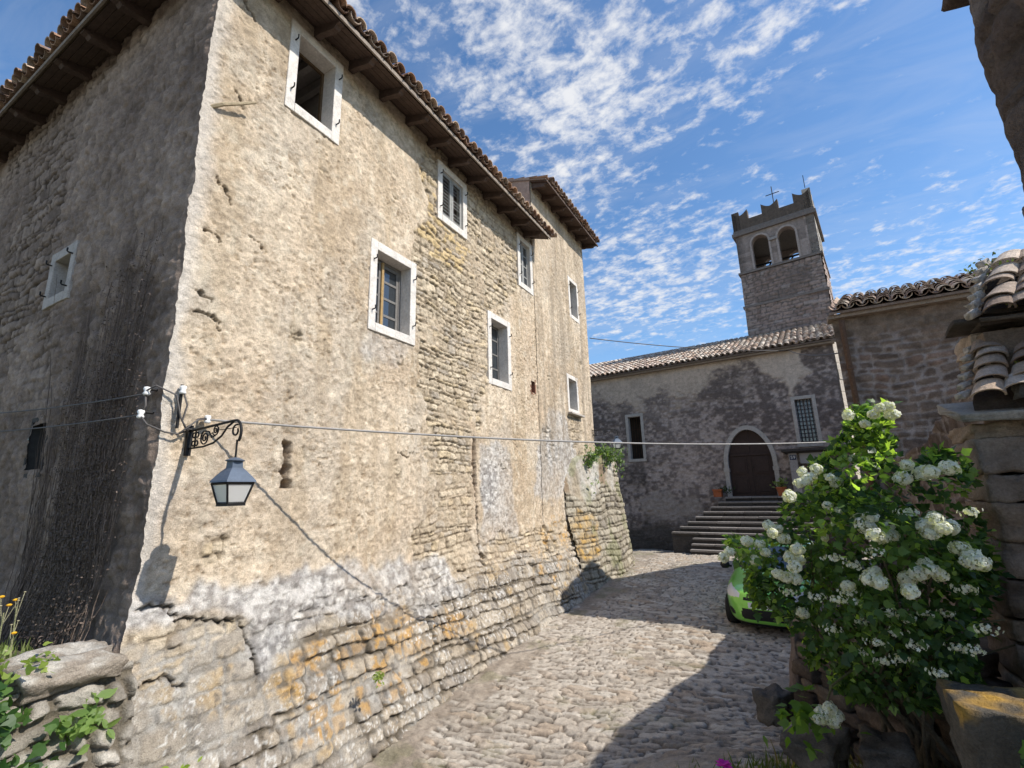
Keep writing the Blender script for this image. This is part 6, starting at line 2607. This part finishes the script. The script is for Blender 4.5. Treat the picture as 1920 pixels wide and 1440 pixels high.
# ivy crown on the buttress
n = 1300
t = r_.uniform(0, 1, n)
yy = 11.6 + 2.2 * t
xx = np.interp(yy, [11.5, 12.3, 13.0, 13.45, 13.8], [-4.36, -4.20, -4.03, -3.98, -4.1]) + r_.normal(0, .07, n)
zz = .90 + .12 * r_.normal(0, 1, n) - np.abs(r_.normal(0, .30, n)) * (fbm(yy * 3, yy * 0, 3, 5) > -.2)
kk = fbm(yy * 2.5, zz * 2.5, 3, 8) + r_.uniform(-.3, .3, n) > -.1
xx = xx + np.clip(.9 - zz, 0, 1) * .12 + .03
scatter_plant('ivy_plant', 'ragged ivy and grass spilling over the top of the far buttress below the small lantern', 'ivy', np.stack([xx, yy, zz], -1)[kk], (1, -.3, .6), (.06, .13), (C(.05, .10, .03), C(.16, .22, .07)), 'plain', (-4.1, 12.9, .8), seed=7)
# plant on top of the gateway cap
n = 160
P = np.array([1.50, 4.42, 1.47]) + r_.normal(0, 1, (n, 3)) * np.array([.09, .06, .035])
scatter_plant('roof_weed', 'dark little weed growing on the ridge of the upper tiled cap', 'weed', P, (0, -.3, 1), (.02, .04), (C(.04, .06, .03), C(.09, .11, .05)), 'plain', (1.5, 4.42, 1.45), seed=8, droop=.2)
for c, lab, sd in (((1.43, 4.06, 1.12), 'yellow-green moss cushion between tiles of the upper cap', 14), ((1.40, 4.04, .66), 'yellow-green moss cushion between tiles of the lower cap', 15)):
    P = np.array(c) + r_.normal(0, 1, (70, 3)) * np.array([.022, .025, .03])
    scatter_plant('moss_cushion', lab, 'moss', P, (0, -.5, 1), (.015, .03), (C(.18, .18, .04), C(.30, .28, .07)), 'plain', c, seed=sd, droop=.3, group='moss on the gateway caps')


def flower_stalks():
    w = thing('yellow_wildflower', 'spindly wildflower with small yellow heads above the low parapet', 'wildflower', (-4.55, 1.35, -1.15))
    rs = random.Random(15)
    b = MB()
    heads = []
    for k in range(9):
        p0 = np.array([-4.56 + rs.gauss(0, .10), 1.30 + rs.gauss(0, .05), -1.2])
        top = p0 + np.array([rs.gauss(0, .10), rs.gauss(0, .06), rs.uniform(.22, .55)])
        mid = (p0 + top) / 2 + np.array([rs.gauss(0, .03), 0, 0])
        b.tube([p0, mid, top], [.006, .005, .003], 4, C(.30, .30, .16))
        for q in range(3):
            t2 = top + np.array([rs.gauss(0, .05), rs.gauss(0, .04), rs.uniform(.0, .09)])
            b.tube([mid * .3 + top * .7, t2], [.003, .002], 4, C(.30, .28, .18))
            heads.append(t2)
    b.build('stem', M['ashlar'], w)
    for i, h in enumerate(heads[:46]):
        b = MB()
        col = C(.75, .46, .03) if i % 3 == 0 else C(.45, .40, .28)
        sz = .016 if i % 3 == 0 else .008
        b.lathe([(.0005, -sz * .5), (sz * .7, -sz * .3), (sz, .15 * sz), (sz * .4, sz * .5), (.0005, sz * .5)], h, 7, col)
        b.build('flower_head', M['petal'], w)


flower_stalks()


def grass(name, label, cx, cy, rx, ry, n, h, cols, seed, kind=None, zfun=None):
    r = np.random.default_rng(seed)
    b = MB()
    X = cx + r.normal(0, rx, n)
    Y = cy + r.normal(0, ry, n)
    ok = X < -4.45 if cx < -3 else X > -99
    X, Y = X[ok], Y[ok]
    n = len(X)
    Z = zfun(X, Y)
    P = np.stack([X, Y, Z], -1)
    d = np.stack([r.normal(0, .35, n), r.normal(0, .35, n), np.ones(n)], -1)
    up = np.stack([r.normal(0, 1, n), r.normal(0, 1, n), 0 * X], -1)
    add_leaves(b, P, d, up, r.uniform(h * .5, h * 1.2, n), mixc(cols[0], cols[1], r.uniform(0, 1, n)), 'blade')
    o = b.build(name, M['leaf'], None)
    o['kind'] = 'stuff'
    tag(o, label, 'grass')
    return o


grass('grass', 'grass blades along the garden edge behind the low parapet', -5.2, 1.45, .7, .16, 900, .16, (C(.10, .14, .04), C(.24, .27, .10)), 3, zfun=lambda X, Y: -1.22 + 0 * X)
gz = lambda X, Y: ground_z(X, Y) + .01
grass('grass', 'dark grass and weeds at the foot of the tumbled wall by the bottom edge', .05, 3.95, .42, .22, 1500, .10, (C(.05, .08, .025), C(.14, .17, .06)), 4, zfun=gz)
grass('grass', 'thin dry grass under the bush in front of the gateway pier', .75, 3.7, .35, .25, 900, .16, (C(.09, .085, .04), C(.2, .17, .08)), 5, zfun=lambda X, Y: ground_z(X, Y) + .03)
# magenta flower by the bottom edge
p = onY(1357, 1432, 3.72)
mg = thing('magenta_flower', 'single bright magenta flower low among the grass at the bottom edge', 'flower', tuple(p - np.array([0, 0, .1])))
b = MB()
for k in range(14):
    a = k * 2.4
    e = .02 + .018 * (k / 14)
    o = p + np.array([math.cos(a) * e, math.sin(a) * e, .01 - .02 * k / 14])
    b.add([p, o + np.array([-math.sin(a), math.cos(a), 0]) * .018, o + np.array([math.cos(a), math.sin(a), .2]) * .022, o - np.array([-math.sin(a), math.cos(a), 0]) * .018], [(0, 1, 2, 3)], C(.60, .02, .42) * random.uniform(.8, 1.2))
b.build('petals', M['petal'], mg)
b = MB()
b.tube([p - np.array([.02, 0, .16]), p], .004, 4, C(.12, .16, .05))
b.build('stem', M['ashlar'], mg)


def creeper():
    c = thing('dead_creeper', 'dead brown creeper clinging to the shaded side wall near the house corner', 'creeper', (-5.5, 1.95, -1.2))
    rs = random.Random(25)
    b = MB()
    leaves_p = []
    for k in range(230):
        x = rs.triangular(-6.95, -4.9, -5.6)
        z = -1.3
        top = rs.uniform(.3, 3.1) if x > -6.2 else rs.uniform(-.4, 1.6)
        pts = []
        steps = int((top - z) / .16)
        vx = rs.gauss(.012, .022)
        for i in range(max(3, steps)):
            pts.append((x, YC - .8 * float(batter(np.array(z), np.array(2.0))) - .030 - abs(rs.gauss(0, .012)), z))
            x += vx + rs.gauss(0, .022)
            if x > -4.68 - .25 * rs.random():
                break
            z += .16
            if rs.random() < .55 and -6.4 < x < -4.8 and z < 2.4:
                leaves_p.append((x + rs.gauss(0, .05), pts[-1][1] - rs.uniform(0, .03), z + rs.gauss(0, .05)))
        if len(pts) < 3:
            continue
        b.tube(pts, [rs.uniform(.002, .006) * (1 - .6 * i / len(pts)) for i in range(len(pts))], 4, C(.155, .118, .096) * rs.uniform(.6, 1.9))
    b.build('stem', M['ashlar'], c)
    r = np.random.default_rng(4)
    P = np.array(leaves_p)
    P = np.concatenate([P] + [P + r.normal(0, 1, P.shape) * np.array([.07, .008, .08]) for _ in range(3)])
    P[:, 0] = np.minimum(P[:, 0], -4.6)
    n = len(P)
    b = MB()
    add_leaves(b, P, r.normal(0, 1, (n, 3)) + np.array([0, -.3, -.6]), np.array([0, -1.0, .3]) + r.normal(0, .5, (n, 3)), r.uniform(.012, .032, n), mixc(C(.08, .058, .048), C(.17, .128, .105), r.uniform(0, 1, n) ** 2), 'plain')
    b.build('dry_leaves', M['dry_leaf'], c)


creeper()

# flower pots by the church door
def pot(c, w, h, label, cols, spread, n, seed, square):
    t = thing('flower_pot', label, 'flower pot', tuple(c), 'terracotta pots by the church door')
    b = MB()
    if square:
        F = lambda x, y, z: np.array(c) + DC * x + NC * y + np.array([0, 0, z])
        b.box((-w / 2, -w / 2, 0), (w / 2, w / 2, h), F)
        b.box((-w / 2 - .02, -w / 2 - .02, h - .06), (w / 2 + .02, w / 2 + .02, h + .005), F)
    else:
        b.lathe([(.0, 0), (w * .36, 0), (w * .5, h - .05), (w * .56, h - .05), (w * .56, h), (w * .47, h), (w * .45, h - .03), (0, h - .03)], c, 20)
    b.build('pot', M['terracotta'], t, bevel=.006)
    r = np.random.default_rng(seed)
    P = np.array(c) + np.array([spread[0], spread[1], h + spread[2]]) + r.normal(0, 1, (n, 3)) * np.array(spread[3:])
    b = MB()
    add_leaves(b, P, r.normal(0, 1, (n, 3)) + np.array([0, 0, .3]), np.array([0, 0, 1.0]) + r.normal(0, .4, (n, 3)), r.uniform(.06, .13, n), mixc(cols[0], cols[1], r.uniform(0, 1, n)), 'plain')
    b.build('foliage', M['leaf'], t)


pot(FC(-.74, -.36, .38), .27, .27, 'square terracotta pot with trailing dark plant left of the church door', (C(.02, .04, .015), C(.06, .10, .03)), (.22, 0, -.04, .12, .08, .05), 90, 51, True)
pot(FC(1.02, -.36, .38), .30, .30, 'round terracotta pot with yellow-green plant right of the church door', (C(.12, .18, .05), C(.30, .34, .14)), (0, 0, .10, .09, .08, .07), 140, 52, False)
